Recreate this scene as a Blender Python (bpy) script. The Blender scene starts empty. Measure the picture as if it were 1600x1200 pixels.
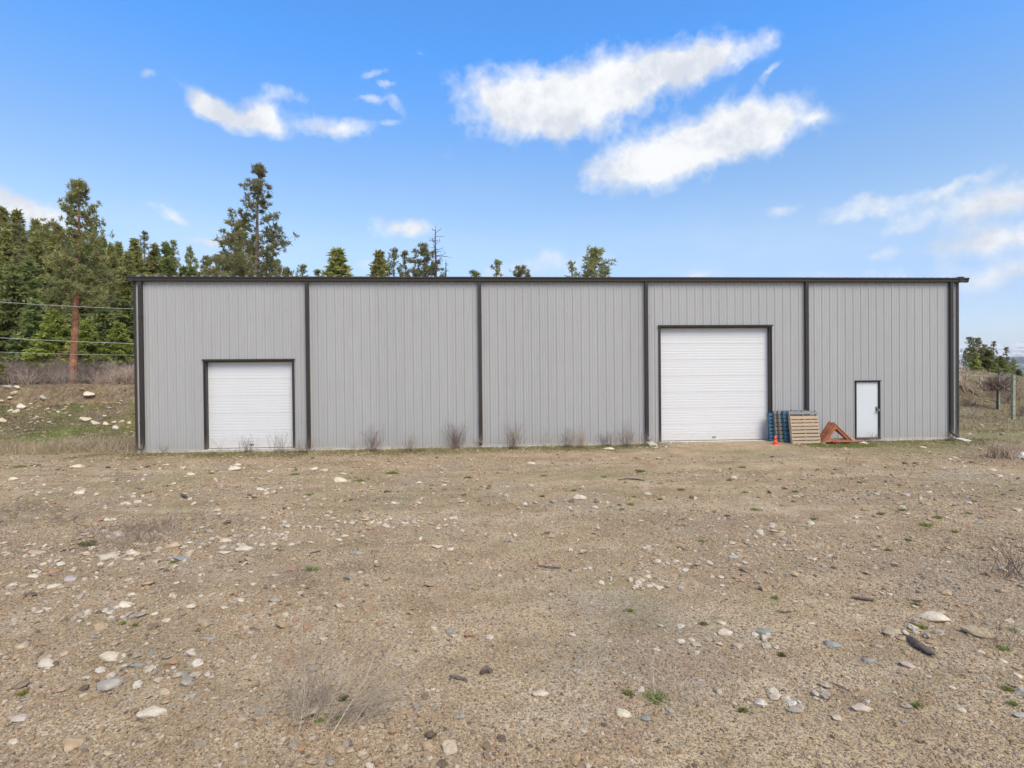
import bpy, math, random
import numpy as np
from mathutils import Matrix, Vector

random.seed(7)
RNG = np.random.default_rng(11)
S = bpy.context.scene
COL = S.collection

# ------------------------------------------------------------------ camera
FPX, YAW, PITCH, ROLL = 850.0, -0.0604, -0.0089, -0.0095
CAM = np.array([0.0, -19.745, 2.367])

def cam_axes():
    f = np.array([-math.sin(YAW) * math.cos(PITCH), math.cos(YAW) * math.cos(PITCH), math.sin(PITCH)])
    r = np.array([math.cos(YAW), math.sin(YAW), 0.0])
    u = np.cross(r, f)
    return (r * math.cos(ROLL) + u * math.sin(ROLL), u * math.cos(ROLL) - r * math.sin(ROLL), f)

CR, CU, CF = cam_axes()
cd = bpy.data.cameras.new('camera')
cam = bpy.data.objects.new('camera', cd)
COL.objects.link(cam)
cam.matrix_world = Matrix(((CR[0], CU[0], -CF[0], CAM[0]), (CR[1], CU[1], -CF[1], CAM[1]),
                           (CR[2], CU[2], -CF[2], CAM[2]), (0, 0, 0, 1)))
cd.sensor_width = 36.0
cd.sensor_fit = 'HORIZONTAL'
cd.lens = FPX / 1600 * 36.0
cd.clip_start = 0.05
cd.clip_end = 30000
S.camera = cam

# ------------------------------------------------------------------ light and exposure
SUN_EL, SUN_DIR = math.radians(50), Vector((0.42, -0.90, 0)).normalized()
SUN_VEC = Vector((SUN_DIR.x * math.cos(SUN_EL), SUN_DIR.y * math.cos(SUN_EL), math.sin(SUN_EL)))
sd = bpy.data.lights.new('sun', 'SUN')
sd.energy = 1.4
sd.angle = math.radians(32)
sd.color = (1.0, 0.89, 0.74)
sun = bpy.data.objects.new('sun', sd)
COL.objects.link(sun)
sun.rotation_euler = SUN_VEC.to_track_quat('Z', 'Y').to_euler()
sun.location = (30, -40, 60)
S.view_settings.view_transform = 'Standard'
S.view_settings.look = 'None'
S.view_settings.exposure = 1.46
S.view_settings.gamma = 1.0
S.view_settings.use_curve_mapping = False
SKY_STRENGTH = 0.084

def ray(px, py):
    d = CF + CR * (px - 800) / FPX - CU * (py - 600) / FPX
    return d / np.linalg.norm(d)

class NT:
    """small helper around a node tree"""
    def __init__(s, nt):
        s.nt = nt
        s.n = nt.nodes
        s.l = nt.links
    def new(s, typ, **kw):
        nd = s.n.new(typ)
        for k, v in kw.items():
            setattr(nd, k, v)
        return nd
    def put(s, sock, v):
        if isinstance(v, bpy.types.NodeSocket):
            s.l.new(v, sock)
        else:
            sock.default_value = v
    def math(s, op, a, b=0.0, c=None, clamp=False):
        nd = s.new('ShaderNodeMath', operation=op, use_clamp=clamp)
        s.put(nd.inputs[0], a); s.put(nd.inputs[1], b)
        if c is not None: s.put(nd.inputs[2], c)
        return nd.outputs[0]
    def vmath(s, op, a, b=None):
        nd = s.new('ShaderNodeVectorMath', operation=op)
        s.put(nd.inputs[0], a)
        if b is not None: s.put(nd.inputs[1], b)
        return nd.outputs[1] if op in ('DOT_PRODUCT', 'LENGTH') else nd.outputs[0]
    def mix(s, f, a, b, blend='MIX'):
        nd = s.new('ShaderNodeMix', data_type='RGBA', blend_type=blend)
        s.put(nd.inputs[0], f); s.put(nd.inputs[6], a); s.put(nd.inputs[7], b)
        return nd.outputs[2]
    def ramp(s, f, stops, interp='LINEAR'):
        nd = s.new('ShaderNodeValToRGB')
        cr = nd.color_ramp
        cr.interpolation = interp
        while len(cr.elements) < len(stops): cr.elements.new(0.5)
        for e, (p, c) in zip(cr.elements, stops):
            e.position = p
            e.color = (c[0], c[1], c[2], 1) if hasattr(c, '__len__') else (c, c, c, 1)
        s.put(nd.inputs[0], f)
        return nd.outputs[0]
    def noise(s, vec, scale, detail=3, rough=0.55, dist=0.0, out=0):
        nd = s.new('ShaderNodeTexNoise')
        if vec is not None: s.l.new(vec, nd.inputs['Vector'])
        nd.inputs['Scale'].default_value = scale
        nd.inputs['Detail'].default_value = detail
        nd.inputs['Roughness'].default_value = rough
        nd.inputs['Distortion'].default_value = dist
        return nd.outputs[out]
    def remap(s, v, a, b, c=0.0, d=1.0, smooth=True):
        nd = s.new('ShaderNodeMapRange', interpolation_type='SMOOTHSTEP' if smooth else 'LINEAR')
        s.put(nd.inputs[0], v)
        for i, q in enumerate((a, b, c, d)): s.put(nd.inputs[i + 1], q)
        return nd.outputs[0]

W = bpy.data.worlds.new('World')
S.world = W
W.use_nodes = True
w = NT(W.node_tree)
w.n.clear()
wo = w.new('ShaderNodeOutputWorld')
bg = w.new('ShaderNodeBackground')
w.l.new(bg.outputs[0], wo.inputs[0])
sky = w.new('ShaderNodeTexSky', sky_type='NISHITA')
sky.sun_disc = False
sky.sun_elevation = SUN_EL
sky.sun_rotation = math.atan2(SUN_DIR.x, SUN_DIR.y)
sky.altitude = 600
sky.air_density = 1.0
sky.dust_density = 0.6
sky.ozone_density = 1.2
tc = w.new('ShaderNodeTexCoord').outputs['Generated']
dn = w.vmath('NORMALIZE', tc)
sp = w.new('ShaderNodeSeparateXYZ')
w.l.new(dn, sp.inputs[0])
az = w.math('ARCTAN2', sp.outputs[0], sp.outputs[1])
el = w.math('ARCSINE', sp.outputs[2])
# warped angular coordinates give the cloud edges their torn outline
wn = w.noise(dn, 7.0, 6, 0.62, out=1)
wv = w.vmath('SUBTRACT', wn, (0.5, 0.5, 0.5))
wsp = w.new('ShaderNodeSeparateXYZ')
w.l.new(wv, wsp.inputs[0])
az2 = w.math('ADD', az, w.math('MULTIPLY', wsp.outputs[0], 0.085))
el2 = w.math('ADD', el, w.math('MULTIPLY', wsp.outputs[1], 0.07))
# clouds of the photograph: picture x, y, half-width, half-height (px), tilt (deg up to the right), weight
CLOUDS = [(815, 160, 88, 42, -5, 1.0), (905, 145, 115, 48, 4, 1.15), (1010, 125, 80, 30, 12, 1.0), (1115, 92, 74, 22, 4, .95),
          (1000, 252, 88, 32, 8, 1.0), (1090, 228, 108, 42, 10, 1.2), (1180, 203, 80, 36, 4, 1.15), (870, 205, 70, 16, 0, .5),
          (322, 163, 42, 15, -22, .95), (375, 186, 60, 15, -4, .9), (412, 178, 28, 22, -10, .9), (518, 200, 50, 16, 0, .85), (578, 154, 24, 7, 0, .6),
          (632, 360, 46, 13, 0, .95), (885, 414, 62, 20, 0, .6), (60, 338, 70, 28, -12, .9), (15, 320, 60, 16, 0, .6), (1352, 327, 60, 16, 10, .8),
          (1225, 331, 28, 10, 8, .6), (1570, 312, 95, 28, 14, 1.15), (1500, 285, 75, 13, 14, .65), (1430, 345, 60, 18, 20, .5),
          (1560, 378, 95, 18, 4, 1.05), (1395, 398, 45, 9, 6, .45), (1570, 428, 95, 17, 8, .8), (330, 369, 32, 9, 0, .8),
          (280, 338, 18, 8, 8, .7), (795, 425, 40, 12, 0, .5), (1100, 425, 44, 12, 0, .6), (228, 107, 16, 7, 24, .5),
          (1208, 112, 20, 7, 30, .42), (1275, 182, 20, 8, 0, .5), (568, 412, 26, 9, 0, .5), (1300, 440, 200, 16, 0, .35), (250, 322, 22, 6, 0, .3), (580, 115, 20, 7, 10, .42), (594, 136, 14, 5, -8, .5), (615, 170, 16, 8, -40, .48), (602, 192, 20, 6, 0, .3), (640, 90, 30, 6, 10, .25), (455, 150, 34, 8, -6, .35), (430, 152, 18, 7, 0, .28), (700, 235, 20, 8, 20, .3)]
field = None
for (cx, cy, hw, hh, tilt, wt) in CLOUDS:
    d = ray(cx, cy)
    a0, e0 = math.atan2(d[0], d[1]), math.asin(d[2])
    d1, d2 = ray(cx + hw, cy), ray(cx, cy - hh)
    sa = max(abs(math.atan2(d1[0], d1[1]) - a0), 1e-3)
    se = max(abs(math.asin(d2[2]) - e0), 1e-3)
    t = math.radians(tilt)
    da = w.math('SUBTRACT', az2, a0)
    de = w.math('SUBTRACT', el2, e0)
    p = w.math('ADD', w.math('MULTIPLY', da, math.cos(t)), w.math('MULTIPLY', de, math.sin(t)))
    q = w.math('SUBTRACT', w.math('MULTIPLY', de, math.cos(t)), w.math('MULTIPLY', da, math.sin(t)))
    r2 = w.math('ADD', w.math('POWER', w.math('DIVIDE', p, sa), 2.0), w.math('POWER', w.math('DIVIDE', q, se), 2.0))
    g = w.math('MULTIPLY', w.math('POWER', 2.718, w.math('MULTIPLY', r2, -0.9)), wt)
    field = g if field is None else w.math('ADD', field, g)
# unseen rest of the dome: cloud cover added and broadened for neutral fill light
pl = w.vmath('DIVIDE', dn, w.vmath('ADD', w.vmath('MULTIPLY', dn, (0, 0, 1)), (9e9, 9e9, 9e9)))
zc = w.math('MAXIMUM', w.math('ADD', sp.outputs[2], 0.12), 0.05)
cb = w.new('ShaderNodeCombineXYZ')
w.put(cb.inputs[0], w.math('DIVIDE', sp.outputs[0], zc)); w.put(cb.inputs[1], w.math('DIVIDE', sp.outputs[1], zc))
far = w.noise(cb.outputs[0], 1.1, 6, 0.58)
front = w.math('MULTIPLY', w.remap(w.math('ABSOLUTE', az), 0.95, 1.3), 1.0)
up = w.remap(el, 0.66, 0.9)
outside = w.math('MAXIMUM', front, up)
gen = w.math('MULTIPLY', w.remap(far, 0.36, 0.60), w.math('MULTIPLY', outside, 1.0))
field = w.math('ADD', field, gen)
fine = w.noise(dn, 22.0, 8, 0.66)
fine2 = w.noise(dn, 60.0, 4, 0.6)
tex = w.math('ADD', w.math('MULTIPLY', fine, 0.8), w.math('MULTIPLY', fine2, 0.2))
dens = w.math('ADD', field, w.math('MULTIPLY', w.math('SUBTRACT', tex, 0.5), 1.9))
mask = w.math('POWER', w.remap(dens, 0.16, 0.98, 0.0, 1.0, smooth=False), 1.1, clamp=True)
mask = w.math('MULTIPLY', mask, w.remap(field, 0.05, 0.22))
thin = w.math('MULTIPLY', w.remap(el, 0.0, 0.5, 0.24, 0.0), w.remap(w.noise(cb.outputs[0], 0.9, 5, 0.6), 0.4, 0.75))
mask = w.math('MAXIMUM', mask, thin)
cshade = w.mix(w.remap(w.noise(dn, 12.0, 7, 0.65), 0.36, 0.62), (3.15, 3.35, 3.70, 1), (4.42, 4.45, 4.5, 1))
skyc = w.new('ShaderNodeHueSaturation')
w.put(skyc.inputs['Color'], sky.outputs[0])
skyc.inputs['Saturation'].default_value = 1.0
tint = w.ramp(w.math('DIVIDE', el, 1.2), [(0.0, (0.72, 0.68, 0.76)), (0.10, (0.70, 0.70, 0.80)), (0.20, (0.92, 0.92, 0.90)), (0.29, (0.76, 0.93, 1.03)), (0.44, (0.38, 0.97, 1.46)), (1.0, (0.46, 0.92, 1.3))])
skc = w.mix(1.0, skyc.outputs[0], tint, 'MULTIPLY')
final = w.mix(mask, skc, cshade)
w.l.new(final, bg.inputs[0])
bg.inputs[1].default_value = SKY_STRENGTH

# ------------------------------------------------------------------ generic helpers
def vnoise(x, y, seed=0):
    """smooth value noise, numpy, roughly -1..1"""
    xi, yi = np.floor(x).astype(np.int64), np.floor(y).astype(np.int64)
    fx, fy = x - xi, y - yi
    fx, fy = fx * fx * (3 - 2 * fx), fy * fy * (3 - 2 * fy)
    def h(a, b):
        n = (a * 374761393 + b * 668265263 + seed * 1442695041) & 0xffffffff
        n = ((n ^ (n >> 13)) * 1274126177) & 0xffffffff
        return ((n ^ (n >> 16)) & 0xffff) / 32767.5 - 1
    return ((h(xi, yi) * (1 - fx) + h(xi + 1, yi) * fx) * (1 - fy) + (h(xi, yi + 1) * (1 - fx) + h(xi + 1, yi + 1) * fx) * fy)

def fbm(x, y, seed=0, o=4):
    s, a, t = 0.0, 1.0, 0.0
    for i in range(o):
        s = s + a * vnoise(x * 2 ** i, y * 2 ** i, seed + i * 17); t += a; a *= 0.5
    return s / t

def sstep(a, b, x):
    t = np.clip((x - a) / (b - a), 0, 1)
    return t * t * (3 - 2 * t)

def terrain(x, y):
    x = np.asarray(x, float); y = np.asarray(y, float)
    near = np.exp(-((x / 60) ** 2 + (y / 40) ** 2))
    z = -0.10 + 0.05 * fbm(x * 0.22, y * 0.22, 3, 3) * near * sstep(-0.2, -3.0, y) + 0.022 * fbm(x * 1.1, y * 1.1, 5, 3) * near
    # the apron ramps up a little to the tall overhead door
    z = z + 0.075 * sstep(5.6, 6.8, x) * sstep(12.6, 11.0, x) * sstep(-3.2, -0.5, y) * sstep(16.0, 15.0, y)
    # wheel ruts running past the building
    for yr in (-4.2, -5.9):
        c = yr + 0.25 * np.sin(x * 0.25)
        z = z - 0.022 * np.exp(-((y - c) / 0.28) ** 2) * near
    # left bank, cut steep at its upper edge
    wob = 0.8 * fbm(x * 0.18, x * 0.0, 9, 3)
    prof = 0.62 * sstep(7.8, 12.6, y + wob) + 0.38 * sstep(11.9, 12.4, y + wob + 0.3 * fbm(x * .9, x * 0, 4, 2))
    lm = sstep(-13.2, -16.0, x)
    back = sstep(17.5, 21.0, y) * sstep(50, 28, x)
    z = z + np.maximum(prof * lm, back) * (2.28 + 0.12 * fbm(x * 0.12, y * 0.12, 21, 2))
    z = z + 0.22 * fbm(x * 0.8, y * 0.8, 31, 4) * prof * (1 - sstep(12.5, 14, y)) * lm
    # wooded hillside behind
    lf = sstep(52, -8, x)
    hill = 0.085 * np.clip(y - 20, 0, 25) + 0.34 * np.clip(y - 44, 0, 75) + 0.03 * np.clip(y - 119, 0, 600)
    hill = hill - 0.34 * np.clip(y - 44, 0, 75) * sstep(-60, -15, x + 0 * y) * 0.8
    hill = hill + 1.2 * fbm(x * 0.03, y * 0.03, 41, 3) * sstep(30, 60, y)
    z = z + hill * lf * (1 - 0.25 * sstep(-40, 40, x)) * sstep(2200, 700, y)
    # grassy mound to the right
    bx = sstep(22, 30, x) * (2.35 - 1.25 * sstep(43, 53, x))
    mound = bx * sstep(9, 27, y + 0.25 * (46 - x) * 0 + 0.9 * fbm(x * 0.15, y * 0.15, 55, 2)) * (1 - lf)
    mound = mound + 0.28 * fbm(x * 0.35, y * 0.35, 57, 3) * sstep(20, 28, x) * sstep(4, 14, y)
    z = z + mound
    # the land falls away beyond the mound into the valley
    rr = sstep(34, 60, x) * np.clip(y - 34, 0, 400) * -0.16 + np.clip(x - 70, 0, 600) * -0.10
    z = z + rr * (1 - lf)
    return z

def hit(px, py, maxd=160):
    """walk a line of sight until it meets the ground"""
    d = ray(px, py)
    t = np.arange(2.5, maxd, 0.02)
    P = CAM[None] + d[None] * t[:, None]
    k = np.nonzero(P[:, 2] <= terrain(P[:, 0], P[:, 1]))[0]
    i = k[0] if len(k) else len(t) - 1
    return float(P[i, 0]), float(P[i, 1])

def at_y(px, py, Y):
    d = ray(px, py)
    return CAM + d * ((Y - CAM[1]) / d[1])

def tz(x, y):
    return float(terrain(np.array([x]), np.array([y]))[0])

def mesh_arrays(name, V, F, mat=None, smooth=False, tone=None, extra=None):
    """V (n,3), F (m,3) or (m,4) int arrays -> mesh"""
    me = bpy.data.meshes.new(name)
    V = np.ascontiguousarray(V, dtype=np.float32); F = np.ascontiguousarray(F, dtype=np.int32)
    k = F.shape[1] if len(F) else 3
    me.vertices.add(len(V)); me.vertices.foreach_set('co', V.ravel())
    me.loops.add(F.size); me.loops.foreach_set('vertex_index', F.ravel())
    me.polygons.add(len(F))
    me.polygons.foreach_set('loop_start', np.arange(0, F.size, k, dtype=np.int32))
    me.polygons.foreach_set('loop_total', np.full(len(F), k, dtype=np.int32))
    me.polygons.foreach_set('use_smooth', np.full(len(F), smooth, dtype=bool))
    if tone is not None:
        a = me.attributes.new('tone', 'FLOAT', 'POINT'); a.data.foreach_set('value', np.asarray(tone, np.float32))
    if extra:
        for nm, arr in extra.items():
            a = me.attributes.new(nm, 'FLOAT_COLOR', 'POINT'); a.data.foreach_set('color', np.asarray(arr, np.float32).ravel())
    me.update(calc_edges=True)
    me.validate()
    if mat: me.materials.append(mat)
    return me

def link(name, me, parent=None, loc=None):
    o = bpy.data.objects.new(name, me)
    COL.objects.link(o)
    if parent is not None: o.parent = parent
    if loc is not None: o.location = loc
    return o

def tag(o, label=None, cat=None, group=None, kind=None):
    if label: o['label'] = label
    if cat: o['category'] = cat
    if group: o['group'] = group
    if kind: o['kind'] = kind
    return o

def empty(name, loc=(0, 0, 0), rz=0.0):
    o = bpy.data.objects.new(name, None)
    o.empty_display_size = 0.2
    COL.objects.link(o)
    o.location = loc
    o.rotation_euler = (0, 0, rz)
    return o

def kids(o):
    return [c for c in bpy.data.objects if c.parent == o]

class MB:
    """collects polygons"""
    def __init__(s): s.v = []; s.f = []
    def poly(s, pts, faces):
        b = len(s.v); s.v += [tuple(p) for p in pts]; s.f += [tuple(i + b for i in f) for f in faces]
    def box(s, x0, x1, y0, y1, z0, z1, jit=0.0, M=None):
        P = [(x, y, z) for x in (x0, x1) for y in (y0, y1) for z in (z0, z1)]
        if jit: P = [tuple(c + random.uniform(-jit, jit) for c in p) for p in P]
        if M is not None: P = [tuple(M @ Vector(p)) for p in P]
        s.poly(P, [(0, 1, 3, 2), (4, 6, 7, 5), (0, 4, 5, 1), (2, 3, 7, 6), (0, 2, 6, 4), (1, 5, 7, 3)])
    def extrude(s, prof, axis, a, b, cap=True):
        """prof: closed 2D outline; axis 'x': prof=(y,z), 'z': prof=(x,y), 'y': prof=(x,z)"""
        n = len(prof)
        def mk(p, t):
            return {'x': (t, p[0], p[1]), 'z': (p[0], p[1], t), 'y': (p[0], t, p[1])}[axis]
        P = [mk(p, a) for p in prof] + [mk(p, b) for p in prof]
        F = [(i, (i + 1) % n, n + (i + 1) % n, n + i) for i in range(n)]
        if cap: F += [tuple(range(n))[::-1], tuple(range(n, 2 * n))]
        s.poly(P, F)
    def tube(s, A, B, ra, rb, n=8):
        A, B = Vector(A), Vector(B); d = (B - A).normalized()
        u = d.orthogonal().normalized(); v = d.cross(u)
        P = [A + (u * math.cos(t) + v * math.sin(t)) * ra for t in [2 * math.pi * i / n for i in range(n)]]
        P += [B + (u * math.cos(t) + v * math.sin(t)) * rb for t in [2 * math.pi * i / n for i in range(n)]]
        s.poly(P, [(i, (i + 1) % n, n + (i + 1) % n, n + i) for i in range(n)] + [tuple(range(n))[::-1], tuple(range(n, 2 * n))])
    def mesh(s, name, mat, smooth=False, fix=True):
        me = bpy.data.meshes.new(name)
        me.from_pydata(s.v, [], s.f)
        if fix:
            import bmesh
            bm = bmesh.new(); bm.from_mesh(me); bmesh.ops.recalc_face_normals(bm, faces=bm.faces); bm.to_mesh(me); bm.free()
        if smooth:
            for p in me.polygons: p.use_smooth = True
        me.materials.append(mat)
        return me
    def build(s, name, mat, parent=None, smooth=False, bevel=0.0):
        o = link(name, s.mesh(name, mat, smooth), parent)
        if bevel:
            m = o.modifiers.new('bevel', 'BEVEL'); m.width = bevel; m.segments = 2; m.limit_method = 'ANGLE'
        return o

def prisms(A, B, ra, rb, n=3):
    """many tapered sticks at once; returns V, F (quads as tris)"""
    A = np.asarray(A, float); B = np.asarray(B, float); N = len(A)
    ra = np.broadcast_to(ra, N); rb = np.broadcast_to(rb, N)
    d = B - A; d /= np.linalg.norm(d, axis=1, keepdims=True) + 1e-9
    ref = np.where(np.abs(d[:, 2:3]) > 0.9, np.array([[1.0, 0, 0]]), np.array([[0, 0, 1.0]]))
    u = np.cross(d, ref); u /= np.linalg.norm(u, axis=1, keepdims=True) + 1e-9
    v = np.cross(d, u)
    V = np.zeros((N, 2 * n, 3))
    for i in range(n):
        t = 2 * math.pi * i / n
        o = u * math.cos(t) + v * math.sin(t)
        V[:, i] = A + o * ra[:, None]; V[:, n + i] = B + o * rb[:, None]
    F = []
    for i in range(n):
        j = (i + 1) % n
        F += [(i, j, n + j), (i, n + j, n + i)]
    F = np.array(F)[None] + (np.arange(N) * 2 * n)[:, None, None]
    return V.reshape(-1, 3), F.reshape(-1, 3)

def blades(base, direc, length, width, bend=0.25):
    """two-segment grass blades / needles: base (N,3), direc (N,3) unit"""
    base = np.asarray(base, float); N = len(base)
    L = np.broadcast_to(length, N)[:, None]; Wd = np.broadcast_to(width, N)[:, None]
    side = np.cross(direc, RNG.normal(size=(N, 3))); side /= np.linalg.norm(side, axis=1, keepdims=True) + 1e-9
    sag = RNG.normal(size=(N, 3)) * 0.5; sag[:, 2] = -np.abs(sag[:, 2]) - 0.4
    mid = base + direc * L * 0.55 + sag * L * bend * 0.2
    tip = base + direc * L + sag * L * bend
    V = np.stack([base - side * Wd * .5, base + side * Wd * .5, mid - side * Wd * .4, mid + side * Wd * .4, tip], 1)
    F = np.array([(0, 1, 3), (0, 3, 2), (2, 3, 4)])[None] + (np.arange(N) * 5)[:, None, None]
    return V.reshape(-1, 3), F.reshape(-1, 3)

def merge(parts):
    Vs, Fs, b = [], [], 0
    for V, F in parts:
        Vs.append(V); Fs.append(F + b); b += len(V)
    return np.concatenate(Vs), np.concatenate(Fs)

# ------------------------------------------------------------------ materials
def new_mat(name):
    m = bpy.data.materials.new(name); m.use_nodes = True
    t = NT(m.node_tree); b = m.node_tree.nodes['Principled BSDF']
    return m, t, b

def painted(name, col, rough=0.45, metal=0.0, dirt=(0.20, 0.16, 0.12), dirt_h=0.5, dirt_amt=0.35, var=0.05, spec=0.5, bump=0.15, hue_obj=0.03, streak=0.1):
    """painted sheet metal: colour, slight panel-to-panel tone, mud splashed up from the ground, faint streaks"""
    m, t, b = new_mat(name)
    geo = t.new('ShaderNodeNewGeometry').outputs['Position']
    sp_ = t.new('ShaderNodeSeparateXYZ'); t.l.new(geo, sp_.inputs[0])
    sc = t.new('ShaderNodeMapping'); sc.inputs['Scale'].default_value = (1.0, 1.0, 0.08); t.l.new(geo, sc.inputs[0])
    st = t.noise(sc.outputs[0], 9.0, 4, 0.6)
    n1 = t.noise(geo, 1.4, 4, 0.6)
    c = t.mix(t.math('MULTIPLY', t.remap(st, 0.35, 0.75), streak), (*col, 1), (*[x * 0.55 for x in col], 1))
    c = t.mix(t.math('MULTIPLY', n1, var * 2), c, (*[min(1, x * 1.35) for x in col], 1))
    rnd = t.new('ShaderNodeObjectInfo').outputs['Random']
    bc = t.new('ShaderNodeBrightContrast'); t.put(bc.inputs[0], c)
    t.put(bc.inputs[1], t.remap(rnd, 0, 1, -hue_obj * 0.5, hue_obj * 0.5, smooth=False))
    low = t.remap(t.math('ADD', sp_.outputs[2], t.math('MULTIPLY', t.noise(geo, 6.0, 4, 0.7), -dirt_h)), -dirt_h * 0.6, dirt_h * 0.7, 1.0, 0.0)
    c = t.mix(t.math('MULTIPLY', low, dirt_amt), bc.outputs[0], (*dirt, 1))
    t.put(b.inputs['Base Color'], c)
    t.put(b.inputs['Roughness'], t.remap(n1, 0.3, 0.7, rough - 0.06, rough + 0.1))
    b.inputs['Metallic'].default_value = metal
    b.inputs['Specular IOR Level'].default_value = spec
    if bump:
        bp = t.new('ShaderNodeBump'); bp.inputs['Strength'].default_value = bump; bp.inputs['Distance'].default_value = 0.012
        t.put(bp.inputs['Height'], t.noise(geo, 2.2, 2, 0.5)); t.put(b.inputs['Normal'], bp.outputs[0])
    return m

def plain(name, col, rough=0.7, var=0.3, scale=8.0, metal=0.0, bump=0.3, bdist=0.01):
    m, t, b = new_mat(name)
    tc_ = t.new('ShaderNodeTexCoord').outputs['Object']
    n = t.noise(tc_, scale, 5, 0.65)
    c = t.mix(t.remap(n, 0.3, 0.7), (*[x * (1 - var) for x in col], 1), (*[min(1, x * (1 + var)) for x in col], 1))
    t.put(b.inputs['Base Color'], c); b.inputs['Roughness'].default_value = rough; b.inputs['Metallic'].default_value = metal
    if bump:
        bp = t.new('ShaderNodeBump'); bp.inputs['Strength'].default_value = bump; bp.inputs['Distance'].default_value = bdist
        t.put(bp.inputs['Height'], t.noise(tc_, scale * 3, 4, 0.6)); t.put(b.inputs['Normal'], bp.outputs[0])
    return m

def wood(name, col, grey=0.3):
    m, t, b = new_mat(name)
    tc_ = t.new('ShaderNodeTexCoord').outputs['Object']
    mp = t.new('ShaderNodeMapping'); mp.inputs['Scale'].default_value = (1.5, 14, 14); t.l.new(tc_, mp.inputs[0])
    n = t.noise(mp.outputs[0], 5.0, 5, 0.65, 0.6)
    rnd = t.new('ShaderNodeObjectInfo').outputs['Random']
    c = t.mix(t.remap(n, 0.3, 0.72), (*[x * 0.62 for x in col], 1), (*col, 1))
    c = t.mix(t.math('MULTIPLY', rnd, grey), c, (0.27, 0.25, 0.23, 1))
    t.put(b.inputs['Base Color'], c); b.inputs['Roughness'].default_value = 0.8
    bp = t.new('ShaderNodeBump'); bp.inputs['Strength'].default_value = 0.4; bp.inputs['Distance'].default_value = 0.004
    t.put(bp.inputs['Height'], n); t.put(b.inputs['Normal'], bp.outputs[0])
    return m

def foliage(name, dark, light, trans=0.25):
    m, t, b = new_mat(name)
    at = t.new('ShaderNodeAttribute', attribute_name='tone').outputs['Fac']
    rnd = t.new('ShaderNodeObjectInfo').outputs['Random']
    c = t.mix(at, (*dark, 1), (*light, 1))
    hs = t.new('ShaderNodeHueSaturation'); t.put(hs.inputs['Color'], c)
    t.put(hs.inputs['Hue'], t.remap(rnd, 0, 1, 0.485, 0.515, smooth=False))
    t.put(hs.inputs['Value'], t.remap(rnd, 0, 1, 0.82, 1.2, smooth=False))
    t.put(b.inputs['Base Color'], hs.outputs[0]); b.inputs['Roughness'].default_value = 0.6
    b.inputs['Specular IOR Level'].default_value = 0.25
    tr = t.new('ShaderNodeBsdfTranslucent'); t.put(tr.inputs[0], hs.outputs[0])
    mx = t.new('ShaderNodeMixShader'); mx.inputs[0].default_value = trans
    t.l.new(b.outputs[0], mx.inputs[1]); t.l.new(tr.outputs[0], mx.inputs[2])
    t.l.new(mx.outputs[0], t.n['Material Output'].inputs[0])
    return m

M = {}
M['wall'] = painted('grey_wall_metal', (0.372, 0.371, 0.368), 0.42, spec=0.4, dirt=(0.36, 0.31, 0.25), dirt_h=0.45, dirt_amt=0.25, hue_obj=0.016, streak=0.14, bump=0.3)
M['brown'] = painted('dark_brown_trim_metal', (0.034, 0.028, 0.024), 0.4, dirt=(0.2, 0.16, 0.12), dirt_h=0.5, dirt_amt=0.4, hue_obj=0.006, bump=0.08)
M['roof'] = painted('pale_roof_metal', (0.56, 0.56, 0.55), 0.3, metal=0.35, dirt_amt=0.0, hue_obj=0.03)
M['door'] = painted('white_door_metal', (0.64, 0.645, 0.65), 0.42, dirt=(0.42, 0.37, 0.31), dirt_h=0.5, dirt_amt=0.38, hue_obj=0.012, streak=0.04, bump=0.1)
M['mandoor'] = painted('white_man_door', (0.60, 0.63, 0.66), 0.4, dirt=(0.42, 0.37, 0.31), dirt_h=0.35, dirt_amt=0.3, hue_obj=0.0, streak=0.03, bump=0.05)
M['seal'] = plain('black_rubber', (0.03, 0.03, 0.03), 0.7)
M['steel'] = plain('brushed_steel', (0.34, 0.34, 0.35), 0.35, metal=0.8, bump=0.05)
M['concrete'] = plain('pale_concrete', (0.52, 0.49, 0.44), 0.85, 0.2, 4.0)
M['pal_nat'] = wood('pale_pine_boards', (0.62, 0.46, 0.29), 0.45)
M['pal_grey'] = wood('weathered_grey_boards', (0.30, 0.28, 0.26), 0.3)
M['pal_blue'] = wood('blue_painted_boards', (0.045, 0.15, 0.25), 0.16)
M['redox'] = plain('orange_red_oxide_paint', (0.36, 0.125, 0.055), 0.6, 0.3, 5.0)
M['orange'] = plain('orange_cone_plastic', (0.80, 0.10, 0.05), 0.5, 0.15, 6.0, bump=0)
M['cable'] = plain('grey_cable', (0.42, 0.43, 0.42), 0.6, 0.1)
M['post'] = plain('grey_green_timber', (0.28, 0.30, 0.21), 0.85, 0.35, 6.0)
M['bark_red'] = plain('red_pine_bark', (0.30, 0.135, 0.075), 0.9, 0.5, 2.6, bump=0.8, bdist=0.05)
M['bark'] = plain('grey_brown_bark', (0.15, 0.115, 0.09), 0.9, 0.4, 3.0, bump=0.6, bdist=0.03)
M['deadwood'] = plain('dark_dead_wood', (0.085, 0.066, 0.055), 0.9, 0.4, 3.0)
M['driftwood'] = plain('dark_splintered_wood', (0.10, 0.075, 0.062), 0.9, 0.5, 18.0, bump=0.8)
M['foil'] = plain('crumpled_white_plastic', (0.62, 0.66, 0.70), 0.3, 0.2, 12.0)
M['fir'] = foliage('fir_needles', (0.180, 0.192, 0.062), (0.460, 0.450, 0.165), 0.5)
M['firdark'] = foliage('dark_fir_needles', (0.125, 0.155, 0.055), (0.340, 0.370, 0.135), 0.5)
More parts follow.
